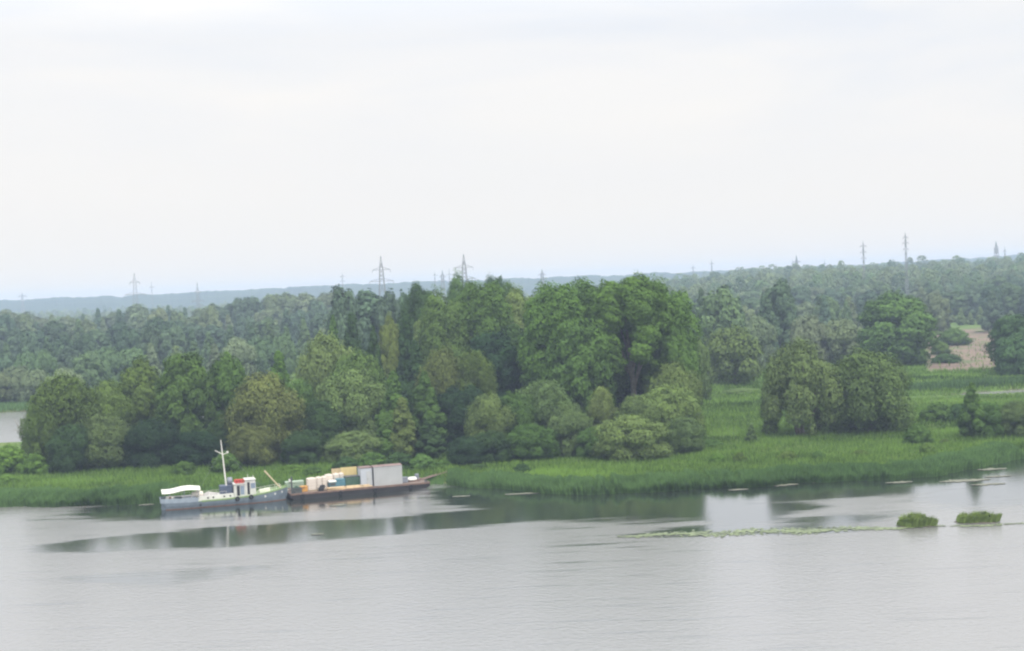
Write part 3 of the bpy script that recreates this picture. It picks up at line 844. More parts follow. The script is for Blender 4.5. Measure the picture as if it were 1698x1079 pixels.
# the taller pale group before the hills, and the ones left of it
for (x, yt, w) in ((392, 492, 30), (414, 489, 34), (436, 498, 24), (455, 484, 34), (480, 483, 36), (508, 482, 36), (534, 484, 34), (556, 480, 34)):
    plant('hazy_poplar', x, yt, 820, w * 1.2, 'grey' if x > 445 else 'blue',
          ('pale tall tree in the even group before the blue hills' if x > 445 else 'bluish tall tree just left of the pale even group'), 'pale tall trees before the hills')
# saplings behind the clearing and trees in front of the right-hand wood
x = 1548
while x < 1720:
    plant('hazy_birch', x, rb.uniform(508, 524) - 0.0424 * (x - 1600), rb.uniform(670, 720), rb.uniform(18, 26), 'light',
          'light green sapling in the row behind the sandy clearing', 'saplings behind the clearing')
    x += rb.uniform(13, 19)
for D, x0, x1, sp, yr in ((620, 1130, 1560, 34, (494, 512)), (720, 1120, 1730, 32, (480, 496)), (850, 1120, 1730, 30, (470, 484))):
    x = x0
    while x < x1:
        k = rb.choice(('hazy_birch', 'hazy_round', 'hazy_poplar')); ti = rb.choice(('grey', 'blue', 'green'))
        plant(k, x, rb.uniform(*yr) - 0.0424 * (x - 1300), D * rb.uniform(.96, 1.04), sp * rb.uniform(1.1, 1.5), ti,
              '%s %s tree edging the right-hand wood %s' % (TWORD[ti], SWORD[k], 'behind the poplar spire' if x < 1330 else 'behind the big willow pair' if x < 1470 else 'beyond the clearing'),
              'trees at the near edge of the right-hand wood')
        x += sp * rb.uniform(.8, 1.25)

# ---- far woods: too many to count, one mass each
def wood(name, pts, seed, leaves, size, tints, cat, label):
    nr = np.random.default_rng(seed)
    VV, TN, CT = [], [], []
    for (x, y, z, h, w) in pts:
        k = leaves
        t = nr.random(k) ** 0.8
        env = w / 2 * np.sqrt(np.clip(1 - ((t - .4) / .62) ** 2, .03, 1))
        a = nr.uniform(0, 6.283, k); rr = env * nr.uniform(.55, 1.05, k)
        p = np.stack([x + rr * np.cos(a), y + rr * np.sin(a), z + h * (.05 + .95 * t)], 1)
        d = unit(np.stack([np.cos(a), np.sin(a), (t - .3) * 1.6], 1) + .4 * nr.normal(size=(k, 3)))
        s = size * nr.uniform(.6, 1.3, k)
        V, _ = quads(p, d, nr.normal(size=(k, 3)), s, s * .7)
        VV.append(V); TN.append(nr.uniform(.25, .75, k))
        c = np.array(tints[nr.integers(len(tints))]) * nr.uniform(.8, 1.2)
        CT.append(np.tile(np.append(c, 1.0), (k, 1)))
    V = np.concatenate(VV)
    o = link(name, fast_mesh(name, V, np.arange(len(V)).reshape(-1, 4), 4, M_far,
             [('tone', 'FACE', 'FLOAT', np.concatenate(TN)), ('tint', 'FACE', 'FLOAT_COLOR', np.concatenate(CT))]))
    return tag(o, label, cat, None, 'stuff')

def scatter(n, y0, y1, q0, q1, h0, h1, seed, power=1.0):
    nr = np.random.default_rng(seed)
    y = y0 + (y1 - y0) * nr.random(n) ** power
    q_ = nr.uniform(q0, q1, n); x = q_ * y
    h = nr.uniform(h0, h1, n) * (1 + .22 * wob(x, y, 60, seed)) * nr.choice([.7, 1, 1, 1.12], n)
    z = height(x, y)
    return [(a, b, c, d, d * nr.uniform(.38, .95)) for a, b, c, d in zip(x, y, z, h) if c > 0.2]
tn = [HAZE_TINT[k] for k in ('grey', 'blue', 'green', 'olive', 'grey', 'olive')]
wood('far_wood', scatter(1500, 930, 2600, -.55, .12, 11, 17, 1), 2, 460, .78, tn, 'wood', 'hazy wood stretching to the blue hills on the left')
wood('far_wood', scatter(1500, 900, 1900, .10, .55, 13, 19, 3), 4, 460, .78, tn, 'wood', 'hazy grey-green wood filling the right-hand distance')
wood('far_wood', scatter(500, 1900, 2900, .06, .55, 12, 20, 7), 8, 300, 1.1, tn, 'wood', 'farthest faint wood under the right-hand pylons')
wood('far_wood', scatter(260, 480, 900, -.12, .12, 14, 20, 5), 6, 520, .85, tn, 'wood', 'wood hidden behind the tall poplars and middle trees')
# ridge trees along the blue hills, only a rough edge at this distance
nr0 = np.random.default_rng(9)

# ------------------------------------------------------------------ reeds, grass, lily pads
def blades(name, X, Y, Z, Hh, Wb, lean, m, seed, tone_mu=.5, patch=.12):
    nr = np.random.default_rng(seed); n = len(X)
    a = nr.uniform(0, 3.1416, n); la = nr.uniform(0, 6.283, n); l = Hh * lean * nr.uniform(.2, 1, n)
    dx, dy = np.cos(a) * Wb / 2, np.sin(a) * Wb / 2
    lx, ly = np.cos(la) * l, np.sin(la) * l
    V = np.stack([np.stack([X - dx, Y - dy, Z], 1), np.stack([X + dx, Y + dy, Z], 1),
                  np.stack([X + dx * .8 + lx * .4, Y + dy * .8 + ly * .4, Z + Hh * .6], 1), np.stack([X + lx, Y + ly, Z + Hh], 1)], 1).reshape(-1, 3)
    tone = np.clip(tone_mu + nr.normal(0, .18, n) + patch * wob(X, Y, 13, seed + 4) * wob(X, Y, 5, seed + 2) * 2 + .12 * wob(X, Y, 1.9, seed) + .10 * wob(X, Y, 7, seed + 1), 0, 1)
    return fast_mesh(name, V, np.arange(4 * n).reshape(-1, 4), 4, m, [('tone', 'FACE', 'FLOAT', tone)])

nr = np.random.default_rng(21)
def shore_reeds(n, pxa, pxb, depth, seed, h0, h1):
    nr = np.random.default_rng(seed)
    xa, xb = px(pxa, hor(pxa) + 345).x, px(pxb, hor(pxb) + 345).x
    X = nr.uniform(xa, xb, n)
    lx = np.arange(xa - 2, xb + 2, .55); ly = nr.normal(0, 1, len(lx)); lx2 = np.arange(xa - 8, xb + 8, 3.1); ly2 = nr.normal(0, 1, len(lx2))
    clump = np.interp(X, lx, ly) * .55 + np.interp(X, lx2, ly2) * 1.2
    f = nr.random(n) ** 1.6
    off = f * (depth + 3 + clump) - .9 + .35 * clump * (1 - f)
    Y = bank_y(X) + off
    Z = np.maximum(height(X, Y), -0.25)
    return X, Y, Z - .05, nr.uniform(h0, h1, n) * (1 - .5 * f) * (1 + .16 * np.interp(X, lx, ly) + .10 * wob(X, Y, 1.7, seed))
X, Y, Z, Hh = shore_reeds(42000, -60, 262, 8, 1, 1.1, 1.8)
o = link('reeds', blades('reeds', X, Y, Z, Hh, .10, .25, M_reed, 1)); tag(o, 'tall green reeds along the left bank up to the boat', 'reeds', None, 'stuff')
X, Y, Z, Hh = shore_reeds(9000, 262, 730, 3, 2, .6, 1.1)
o = link('reeds', blades('reeds', X, Y, Z, Hh, .10, .25, M_reed, 2)); tag(o, 'reeds behind the boat and the barge', 'reeds', None, 'stuff')
X, Y, Z, Hh = shore_reeds(90000, 738, 1740, 8, 3, 1.0, 1.75)
o = link('reeds', blades('reeds', X, Y, Z, Hh, .10, .25, M_reed, 3)); tag(o, 'tall green reeds along the bank right of the barge', 'reeds', None, 'stuff')
# darker reed fringe beyond the backwater
X = nr.uniform(70, 190, 14000); Y = 338 + 0.10 * (X - 100) + nr.uniform(0, 9, 14000) + 2 * wob(X, 0 * X, 12, 4)
o = link('reeds', blades('reeds', X, Y, height(X, Y) - .05, nr.uniform(1.2, 2.2, len(X)), .2, .25, M_reed, 4, .25)); tag(o, 'dark reed fringe along the far side of the backwater', 'reeds', None, 'stuff')
X = nr.uniform(-160, -60, 9000); Y = nr.uniform(400, 412, 9000); Z = height(X, Y); k = Z > -.1
o = link('reeds', blades('reeds', X[k], Y[k], Z[k], nr.uniform(1., 1.8, k.sum()), .25, .25, M_reed, 5)); tag(o, 'reeds on the far shore of the inlet', 'reeds', None, 'stuff')
# meadow grass and weeds
n = 260000
Y = 205 + 110 * nr.random(n) ** 1.5; qq = nr.uniform(-.42, .42, n); X = qq * Y
Z = height(X, Y); k = (Z > .15) & ((X > 20) | (Y < 252)); X, Y, Z = X[k], Y[k], Z[k]
o = link('grass', blades('grass', X, Y, Z - .03, nr.uniform(.35, .95, len(X)) * (1 + .3 * wob(X, Y, 5, 6)), .11, .4, M_grass, 6, .5, .45)); tag(o, 'lush green meadow grass behind the reeds', 'grass', None, 'stuff')

n = 130000
Y = 290 + 260 * nr.random(n); qq = nr.uniform(.08, .42, n); X = qq * Y
Z = height(X, Y); k = (Z > .12) & ~((qq > .285) & (qq < .345) & (Y > 395) & (nr.random(n) < .96)); X, Y, Z = X[k], Y[k], Z[k]
lowg = np.where((X > 84) & (Y < 324), .22, 1.0)
o = link('grass', blades('grass', X, Y, Z - .03, lowg * nr.uniform(.4, 1.2, len(X)) * (1 + .4 * wob(X, Y, 8, 6)), .26, .5, M_grass, 16, .45, .4)); tag(o, 'rougher meadow grass around the backwater and the clearing', 'grass', None, 'stuff')

# floating leaves: strip from the islets and small mats by the right bank
M_lily = paint('lily_leaf', (0.13, 0.165, 0.075), .5, .5, .5)
def pads(name, label, cx, cy, n, sx, sy, seed, rad=(.12, .3), pts=None):
    nr = np.random.default_rng(seed)
    if pts is None:
        Xp = cx + nr.normal(0, sx, n); Yp = cy + nr.normal(0, sy, n)
    else: Xp, Yp = pts(nr, n)
    R = nr.uniform(rad[0], rad[1], n); a = np.arange(7) * 6.283 / 7
    rot = nr.uniform(0, 6.28, n)[:, None]
    V = np.stack([Xp[:, None] + R[:, None] * np.cos(a + rot), Yp[:, None] + R[:, None] * np.sin(a + rot), np.repeat(nr.uniform(.008, .05, n)[:, None], 7, 1) + nr.uniform(0, .03, (n, 7))], 2).reshape(-1, 3)
    o = link(name, fast_mesh(name, V, np.arange(7 * n).reshape(-1, 7), 7, M_lily))
    return tag(o, label, 'lily pads', None, 'stuff')
def strip(nr, n):
    t = np.concatenate([nr.random(n - 120), 1 + .42 * nr.random(120)]); xs = 1025 + t * 475
    ys = 889 - 0.030 * (xs - 1025) + nr.normal(0, 1.2, n) * (0.5 + 1.6 * np.sin(np.clip((xs - 1025) / 470, 0, 1) * 3.14)) + 1.3 * np.sin(xs / 23)
    P = [px(a, b) for a, b in zip(xs, ys)]
    return np.array([p.x for p in P]), np.array([p.y for p in P])
pads('lily_pads', 'long thin strip of floating leaves leading to the reed islets', 0, 0, 1100, 0, 0, 31, (.12, .32), strip)
M_mat = paint('floating_mat', (0.16, 0.165, 0.12), .8, .3, 1.5)
MATS = [(1250, 805, 40, 2), (1300, 804, 22, 2), (1365, 798, 28, 1.5), (1225, 812, 14, 1), (1505, 785, 30, 1.5), (1575, 781, 22, 1.5), (1600, 797, 40, 2.5), (1645, 778, 22, 1.3), (1655, 790, 20, 1),
        (1640, 803, 26, 1.6), (1490, 800, 20, 1.2), (982, 817, 12, .8), (765, 823, 12, .8), (880, 818, 40, 1), (560, 838, 10, .6), (243, 837, 10, .6), (527, 886, 8, .5)]
def matpts(nr, n):
    xs = []; ys = []
    for (a, b, h, v) in MATS:
        k = int(h * 9)
        t = nr.uniform(-1, 1, k)
        xs.append(a + t * h); ys.append(b - t * h * .05 + nr.normal(0, v * .35, k) * (1 - t * t))
    xs = np.concatenate(xs); ys = np.concatenate(ys)
    P = [px(a, b) for a, b in zip(xs, ys)]
    return np.array([p.x for p in P]), np.array([p.y for p in P])
nm = sum(int(h * 9) for a, b, h, v in MATS)
mo = pads('floating_weed', 'pale thin mats of floating weed scattered along the bank', 0, 0, nm, 0, 0, 33, (.14, .34), matpts)
mo.data.materials[0] = M_mat; mo['category'] = 'floating weed'

# two reed islets
def islet(x0, x1, ybase, hp, seed, label):
    a, b = px(x0, ybase), px(x1, ybase); c = (a + b) / 2; ln = (b - a).length; dp = 2.6
    root = empty('reed_islet', (c.x, c.y + dp * .4, 0)); tag(root, label, 'reed islet', 'reed islets in open water')
    m = MB(); rings = []
    for s, z in ((1.0, -.5), (1.0, .02), (.85, .14)):
        rings.append([(math.cos(t) * ln / 2 * s * (1 + .05 * math.sin(5 * t)), math.sin(t) * dp / 2 * s * (1 + .1 * math.sin(3 * t + seed)), z) for t in [6.2832 * k / 28 for k in range(28)]])
    m.loft(rings).build('mud_base', M_mud, root)
    nr = np.random.default_rng(seed); n = 2600
    t = nr.uniform(0, 6.283, n); r = np.sqrt(nr.random(n)) * (1 + .1 * np.sin(4 * t + seed))
    X = np.cos(t) * r * ln / 2; Y = np.sin(t) * r * dp / 2
    Hh = hp * (.35 + .7 * np.sqrt(np.clip(1 - (X / (ln / 2 * 1.1)) ** 2, 0, 1))) * nr.uniform(.45, 1.25, n) * (1 + .25 * wob(X, Y, .5, seed))
    link('reed_blades', blades('reed_blades', X, Y, np.full(n, .05), Hh, .08, .45, M_islet, seed, .55), root)
M_mud = paint('mud', (0.07, 0.06, 0.045), .8, .3, 2)
M_islet = leaf_material('islet_reeds', .3, False, (.17, .24, .075), .5)
islet(1492, 1556, 874, 1.05, 3, 'rounder reed islet at the end of the floating leaf strip')
islet(1586, 1666, 867, .85, 5, 'longer flat-topped reed islet standing apart from the leaf strip')

# bare dead snag by the inlet
m = MB(); g = px(52, 782); gz = hz(g.x, g.y)
m.tube([(0, 0, -.3), (-.5, 0, 3), (-1.3, .1, 6.2), (-2.6, .2, 9.0)], [.22, .18, .12, .04], 7)
for p, e in (((-.5, 0, 3), (-2.4, .4, 4.6)), ((-1.0, 0, 5), (.4, -.4, 7.2)), ((-1.3, .1, 6.2), (-3.0, -.3, 7.0)), ((-.7, 0, 4), (-2.0, -.5, 5.8)), ((-.3, 0, 2), (-1.6, -.5, 3.2))):
    p = Vector(p); e = Vector(e); m.tube([p, p.lerp(e, .5) + Vector((0, 0, .3)), e], [.10, .07, .02], 6)
o = m.build('dead_tree', M_pale_bark); o.location = (g.x, g.y, gz); tag(o, 'bare grey dead snag with crooked branches against the inlet water', 'dead tree')

# ------------------------------------------------------------------ power pylons
M_steel = paint('galvanised_steel', (0.22, 0.23, 0.25), .6, .15, .5, 0.3)
def pylon(x, ytop, D, arms, label, group, slim=False, thick=None):
    g = ground_at(x, D); gz = hz(g.x, g.y)
    ztop = CAMH + (hor(x) - ytop) * D / F - gz
    th = thick or (max(.08, D * .00010) if slim else max(.13, D * .00024))
    root = empty('power_pylon', (g.x + .0424 * ztop * .5, g.y, gz), 0.25)
    tag(root, label, 'pylon', group)
    zarm = [CAMH + (hor(x) - ya) * D / F - gz for ya, hw in arms]
    zw = min(zarm) if zarm else ztop * .6
    zn = max(zarm) if zarm else ztop * .8
    wn = .32 if slim else 1.0
    def half(z):
        if z <= zw: return 3.4 * (.3 if slim else 1) + (wn * 1.1 - 3.4 * (.3 if slim else 1)) * (z / zw) ** .8
        if z <= zn: return wn * 1.1 + (wn * .8 - wn * 1.1) * (z - zw) / max(.1, zn - zw)
        return wn * .8 * max(0.06, 1 - (z - zn) / max(.1, ztop - zn))
    lv = ([0, zw * .5, zw] if slim else [0, zw * .3, zw * .55, zw * .78, zw]) + [zw + (zn - zw) * t for t in (.33, .66, 1)] * (1 if zn > zw + 1 and not slim else 0) + ([zn] if slim and zn > zw + 1 else []) + [zn + (ztop - zn) * .5, ztop]
    m = MB()
    cs = [(-1, -1), (1, -1), (1, 1), (-1, 1)]
    for sx, sy in cs: m.tube([(sx * half(z), sy * half(z), z) for z in lv], th * .75, 4)
    for a, b in zip(lv[:-1], lv[1:]):
        ha, hb_ = half(a), half(b)
        for i in range(4):
            p, q_ = cs[i], cs[(i + 1) % 4]
            m.tube([(p[0] * ha, p[1] * ha, a), (q_[0] * hb_, q_[1] * hb_, b)], th * .45, 4)
            m.tube([(q_[0] * ha, q_[1] * ha, a), (p[0] * hb_, p[1] * hb_, b)], th * .45, 4)
    m.build('lattice_tower', M_steel, root)
    for (ya, hw), z in zip(arms, zarm):
        hwm = hw * D / F; b = MB(); hh_ = half(z); ta = th * (3.2 if slim else 1.35)
        b.tube([(-hwm, 0, z), (hwm, 0, z)], ta * .5, 4)
        for s in (-1, 1):
            b.tube([(s * hh_, -hh_, z), (s * hwm, 0, z)], ta * .6, 4); b.tube([(s * hh_, hh_, z), (s * hwm, 0, z)], th * .6, 4)
            b.tube([(s * hh_, 0, z + 1.3), (s * hwm, 0, z)], th * .6, 4)
            for t in (.35, .65): b.tube([(s * (hh_ + (hwm - hh_) * t), 0, z), (s * (hh_ + (hwm - hh_) * t), 0, z + 1.3 * (1 - t))], th * .4, 4)
            b.tube([(s * hwm, 0, z), (s * hwm, 0, z - 1.4)], th * .5, 5)
        b.build('cross_arm', M_steel, root)
PG = 'power pylons along the horizon'
pylon(226, 452, 900, [(468, 8), (488, 17)], 'big lone lattice pylon with two cross arms over the left wood', PG)
pylon(329, 468, 1300, [(484, 5), (499, 10)], 'smaller hazy pylon right of the big lone pylon', PG)
pylon(253, 466, 1900, [(476, 4)], 'faint thin pylon just right of the big lone pylon', PG, True)
pylon(569, 451, 1800, [(458, 4), (466, 4)], 'faint slender pylon left of the left twin pylon', PG, True)
pylon(635, 424, 700, [(447, 15), (466, 20)], 'left twin pylon with wide cross arms above the bluish clump', PG)
pylon(772, 421, 700, [(443, 15), (462, 19)], 'right twin pylon half hidden by the poplar tops', PG)
pylon(735, 448, 1500, [(458, 5)], 'small dark-tipped pylon between the twin pylons, nearest the ragged poplar', PG)
pylon(722, 450, 2000, [(456, 4)], 'faint pylon left of the small dark-tipped one', PG, True)
pylon(746, 444, 1900, [(455, 5)], 'faint pylon between the dark-tipped one and the right twin', PG, True)
pylon(900, 446, 1600, [(455, 6)], 'faint pylon above the dip left of the tall poplars', PG)
pylon(1150, 438, 2400, [(444, 4)], 'faint slender pylon just right of the tall poplars', PG, True)
pylon(1181, 430, 2000, [(437, 4)], 'taller slender pylon next to the one right of the poplars', PG, True)
pylon(1322, 423, 1600, [(434, 7), (440, 5)], 'pylon with short cross arms above the lone poplar spire', PG)
pylon(1315, 431, 2300, [(437, 3)], 'thin faint pylon touching the one above the poplar spire', PG, True)
pylon(1368, 430, 2400, [(437, 3)], 'faint tip of a pylon over the middle of the right wood', PG, True)
pylon(1433, 399, 1050, [(408, 6), (418, 6), (428, 5)], 'pylon with three short arms over the big willow pair', PG, True)
pylon(1503, 385, 900, [(394, 5), (403, 6), (413, 5)], 'tallest slim pylon mast over the right-hand wood', PG, True)
pylon(1653, 400, 1500, [(411, 4)], 'broad faint pylon near the right edge before the pale hill', PG)
pylon(1667, 408, 1900, [(416, 3)], 'thin faint pylon close beside the broad faint one', PG, True)
pylon(38, 485, 2300, [(491, 7)], 'faint low pylon near the left edge above the hills', PG)

# white sheds far off on the left
M_white = paint('white_paint', (.78, .78, .75), .5, .08, 2)
M_greyroof = paint('grey_roof', (.55, .56, .58), .5, .1, 1)
for (x, y, wd, lab) in ((61, 528, 20, 'tiny white shed far off left of the belt under the blue hills'), (156, 529, 12, 'tiny white shed far off below the hills, nearer the big lone pylon')):
    D = 1900; g = ground_at(x, D); zt = CAMH - (y - hor(x)) * D / F
    root = empty('farm_shed', (g.x, g.y, 0)); tag(root, lab, 'shed', 'white sheds in the far wood')
    MB().box(-wd / 2, wd / 2, -5, 5, -1, zt).build('wall', M_white, root)
    MB().loft([[(-wd / 2 - .5, -5.5, zt), (-wd / 2 - .5, 5.5, zt), (-wd / 2 - .5, 0, zt + 2.5)], [(wd / 2 + .5, -5.5, zt), (wd / 2 + .5, 5.5, zt), (wd / 2 + .5, 0, zt + 2.5)]]).build('roof', M_greyroof, root)

# ------------------------------------------------------------------ the work boat
M_hull = paint('hull_blue_grey', (.125, .16, .195), .5, .25, .9, 0, (.16, .12, .095), .42)
M_bul = paint('bulwark_blue', (.23, .275, .325), .5, .15, 1.2, 0, (.2, .15, .11), .33)
M_boot = paint('waterline_rust', (.16, .09, .065), .7, .3, 2)
M_green = paint('deck_green', (.20, .29, .13), .6, .2, 2)
M_cabin = paint('cabin_white', (.52, .52, .49), .5, .12, 1.5, 0, (.35, .25, .17), .30)
M_dark = paint('opening_shade', (.012, .014, .016), .35, .2, 2)  # near-black paint stands in for the unlit inside of the openings
M_glass = paint('window_glass', (.20, .25, .32), .12, .15, 1)
M_navy = paint('engine_casing_navy', (.055, .075, .12), .5, .2, 1.5)
M_fun = paint('funnel_grey', (.20, .22, .26), .5, .2, 2)
M_red = paint('red_paint', (.48, .06, .045), .5, .2, 3)
M_canvas = paint('white_canvas', (.62, .61, .58), .8, .06, 1)
M_cream = paint('cream_canvas', (.68, .62, .55), .8, .12, 3)
M_rubber = paint('tyre_rubber', (.015, .016, .018), .8, .2, 4)
M_tarp = paint('grey_tarp', (.33, .32, .31), .85, .2, 3)
M_pole = paint('pale_wood_pole', (.46, .38, .25), .8, .2, 5)
M_mast = paint('mast_paint', (.68, .66, .62), .5, .12, 3)

s0 = px(275, 846.5); b0 = px(475, 830)
ang = math.atan2(b0.y - s0.y, b0.x - s0.x); BL = (b0 - s0).length
nrm = Vector((-math.sin(ang), math.cos(ang), 0)); BH = 1.8
boat = empty('work_boat', s0 + nrm * BH * .95, ang)
tag(boat, 'blue-grey river work boat with white wheelhouse, tall mast and stern canopy', 'boat')
def bx_(x): return (x - 275) / 200 * BL       # photo x -> metres from the stern
st = [(-.55, 1.25, 1.0), (0, 1.5, .98), (2, BH, .92), (5, BH, .90), (9, BH, .95), (12, BH * .98, 1.10), (14.5, BH * .82, 1.38), (16.2, BH * .52, 1.66), (17.3, BH * .22, 1.88), (BL + .35, .03, 2.05)]
def sheer(x): return float(np.interp(x, [a for a, b, c in st], [c for a, b, c in st]))
def beam(x): return float(np.interp(x, [a for a, b, c in st], [b for a, b, c in st]))
rings = []
for (x, b, z) in st:
    xi = x if x < 15 else x - (x - 15) * .12
    kb = b * .86
    xx = x + (.55 if x < 0 else 0)
    rings.append([(x, -b, z), (xx * .5 + x * .5, -b * .97, z * .5 + .05), (xi, -kb, .03), (xi, -kb * .7, -.6), (xi, kb * .7, -.6), (xi, kb, .03), (xx * .5 + x * .5, b * .97, z * .5 + .05), (x, b, z)])
hull = MB().loft(rings).build('hull', M_hull, boat)
# waterline stripe: proud of the plating
m = MB()
for s in (-1, 1):
    rr = []
    for (x, b, z) in st[1:]:
        xi = x if x < 15 else x - (x - 15) * .12
        rr.append([(xi, s * (b * .87 + .01), -.12), (xi, s * (b * .89 + .025), .10), (xi, s * (b * .83), .10), (xi, s * (b * .82), -.12)])
    m.loft(rr)
m.build('waterline_stripe', M_boot, hull)
# deck and green gunwale
rr = [[(x, -b * .98, z + .012), (x, b * .98, z + .012), (x, b * .98, z - .06), (x, -b * .98, z - .06)] for (x, b, z) in st]
MB().loft(rr).build('deck', M_green, boat)
m = MB()
for s in (-1, 1):
    rr = [[(x, s * (b + .05), z - .08), (x, s * (b + .05), z + .14), (x, s * (b - .07), z + .14), (x, s * (b - .07), z - .08)] for (x, b, z) in st[3:]]
    m.loft(rr)
m.build('gunwale', M_green, hull)
m = MB()
sb = [(-.55, 1.25, 1.0), (0, 1.5, .98), (2, BH, .92), (3.4, BH, .91), (4.6, BH, .90)]
for s in (-1, 1):
    m.loft([[(x - .05, s * (b + .03), z - .02), (x - .08, s * (b + .02), z + .62), (x - .08, s * (b - .05), z + .62), (x - .05, s * (b - .05), z - .02)] for (x, b, z) in sb])
m.box(-.66, -.58, -1.22, 1.22, .98, 1.6)
m.build('bulwark', M_bul, boat)
# long low cabin trunk with portholes
tx0, tx1 = bx_(329), bx_(388)
m = MB()
m.loft([[(x, -1.25, sheer(x) + .02), (x, 1.25, sheer(x) + .02), (x, 1.15, sheer(x) + .62), (x, -1.15, sheer(x) + .62)] for x in (tx0, tx0 + 1.5, tx0 + 3, tx1)])
tr = m.build('cabin_trunk', M_cabin, boat)
for xp in (345, 354, 372, 382):
    x = bx_(xp); MB().torus((x, -1.215, sheer(x) + .34), .11, .03, 'y', 14, 6).tube([(x, -1.19, sheer(x) + .34), (x, -1.228, sheer(x) + .34)], .10, 12).build('porthole', M_dark, tr)
m = MB()
m.loft([[(x, -.95 + .1 * math.sin(3 * x), sheer(x) + .625), (x, -.5, sheer(x) + h), (x, .3, sheer(x) + h * 1.05), (x, .9, sheer(x) + .625)] for x, h in ((bx_(338), .68), (bx_(343), .92), (bx_(348), .98), (bx_(354), .88), (bx_(362), .72))])
m.build('tarpaulin', M_tarp, boat)
# lower cabin and taller wheelhouse
def house(name, x0, x1, hw, z0, z1, rake=0.0):
    b = MB(); b.loft([[(x0, -hw, z0), (x1, -hw, z0), (x1, hw, z0), (x0, hw, z0)], [(x0, -hw * .96, z1), (x1 - rake, -hw * .96, z1), (x1 - rake, hw * .96, z1), (x0, hw * .96, z1)]])
    b.box(x0 - .06, x1 - rake + .1, -hw - .08, hw + .08, z1 + .002, z1 + .09)
    return b.build(name, M_cabin, boat)
zc = sheer(11) + .02
cb = house('cabin', bx_(388.5), bx_(407.5), 1.15, zc, zc + 1.72)
wh = house('wheelhouse', bx_(407.8), bx_(426), 1.2, zc + .05, zc + 2.25, .12)
def panel(name, x0, x1, z0, z1, y, par, m, proud=.03): return MB().box(x0, x1, y - proud, y + .02, z0, z1).build(name, m, par)
d1 = panel('door', bx_(393.6), bx_(398.4), zc + .12, zc + 1.55, -1.14, cb, M_dark)
panel('window', bx_(399.5), bx_(406), zc + .25, zc + 1.5, -1.14, cb, M_glass)
d2 = panel('door', bx_(411), bx_(415.2), zc + .2, zc + 1.95, -1.19, wh, M_dark)
panel('window', bx_(417), bx_(424.3), zc + 1.05, zc + 1.8, -1.19, wh, M_glass)
m = MB()
for y0, y1 in ((-1.0, -.36), (-.3, .3), (.36, 1.0)): m.box(bx_(426) - .1, bx_(426) - .02, y0, y1, zc + 1.15, zc + 1.85)
m.build('window', M_glass, wh)
m = MB()
m.tube([(bx_(423), -.6, zc + 2.34), (bx_(422), -.6, zc + 2.85)], .035, 6); m.tube([(bx_(414), .3, zc + 2.34), (bx_(414), .3, zc + 2.9)], .03, 6)
m.tube([(bx_(419), -.2, zc + 2.34), (bx_(419), -.2, zc + 2.5)], .12, 10)
m.build('roof_lamp', M_mast, wh)
# red lifebuoy rack and its rail above the lower cabin
m = MB()
for k in range(3):
    m.torus((bx_(391.5) + .42 * k + .2, -.75, zc + 2.14), .23, .085, 'y', 16, 8)
m.box(bx_(390), bx_(404.5), -.62, -.5, zc + 1.95, zc + 2.42)
m.build('lifebuoy_rack', M_red, boat)
# engine casing, funnel, mast
m = MB(); m.box(bx_(366), bx_(387.5), -.7, 1.1, sheer(9) + .63, sheer(9) + 1.75, .05); cs_ = m.build('engine_casing', M_navy, boat)
m = MB(); m.tube([(bx_(384), .5, sheer(9) + 1.74), (bx_(384), .5, sheer(9) + 2.75)], [.42, .36], 14); m.build('funnel', M_fun, cs_, True)
mz0 = sheer(9) + 1.7
mb_ = Vector((bx_(377), -.2, mz0)); mt_ = Vector((bx_(377) - .45, -.2, mz0 + 6.6))
mast = MB().tube([mb_, mb_.lerp(mt_, .5), mt_], [.11, .09, .055], 8).build('mast', M_mast, boat)
cp = mb_.lerp(mt_, .69)
m = MB().tube([cp, cp + Vector((-1.05, -.1, .62))], [.06, .045], 6)
m.tube([cp + Vector((0, 0, -.05)), cp + Vector((.75, .1, .14))], [.055, .045], 6); m.box(cp.x + .6, cp.x + .84, cp.y + .02, cp.y + .22, cp.z + .1, cp.z + .36)
m.build('crossarm', M_mast, mast)
m = MB()
for e in ((bx_(330), 0, sheer(5) + 1.2), (bx_(440), 0, sheer(14) + .4)): m.tube([mb_.lerp(mt_, .8), Vector(e)], .012, 4)
m.build('stay_wire', M_fun, mast)
# stern canopy on posts
x0, x1 = bx_(270), bx_(333); cz = 2.72
rr = []
for t in [i / 10 for i in range(11)]:
    x = x0 + (x1 - x0) * t; sag = -.14 * math.sin(t * 2 * math.pi * 1.0 + .6) + .10 * t
    rr.append([(x, -1.45, cz + sag - .30), (x, -1.2, cz + sag + .02), (x, 0, cz + sag + .16), (x, 1.2, cz + sag + .02), (x, 1.45, cz + sag - .2), (x, 0, cz + sag + .08)])
can = MB().loft(rr).build('canopy', M_canvas, boat)
for xp in (283, 307, 330):
    for s in (-1, 1):
        MB().tube([(bx_(xp), s * 1.2, .95), (bx_(xp), s * 1.2, cz - .12)], .04, 6).build('canopy_post', M_fun, can)
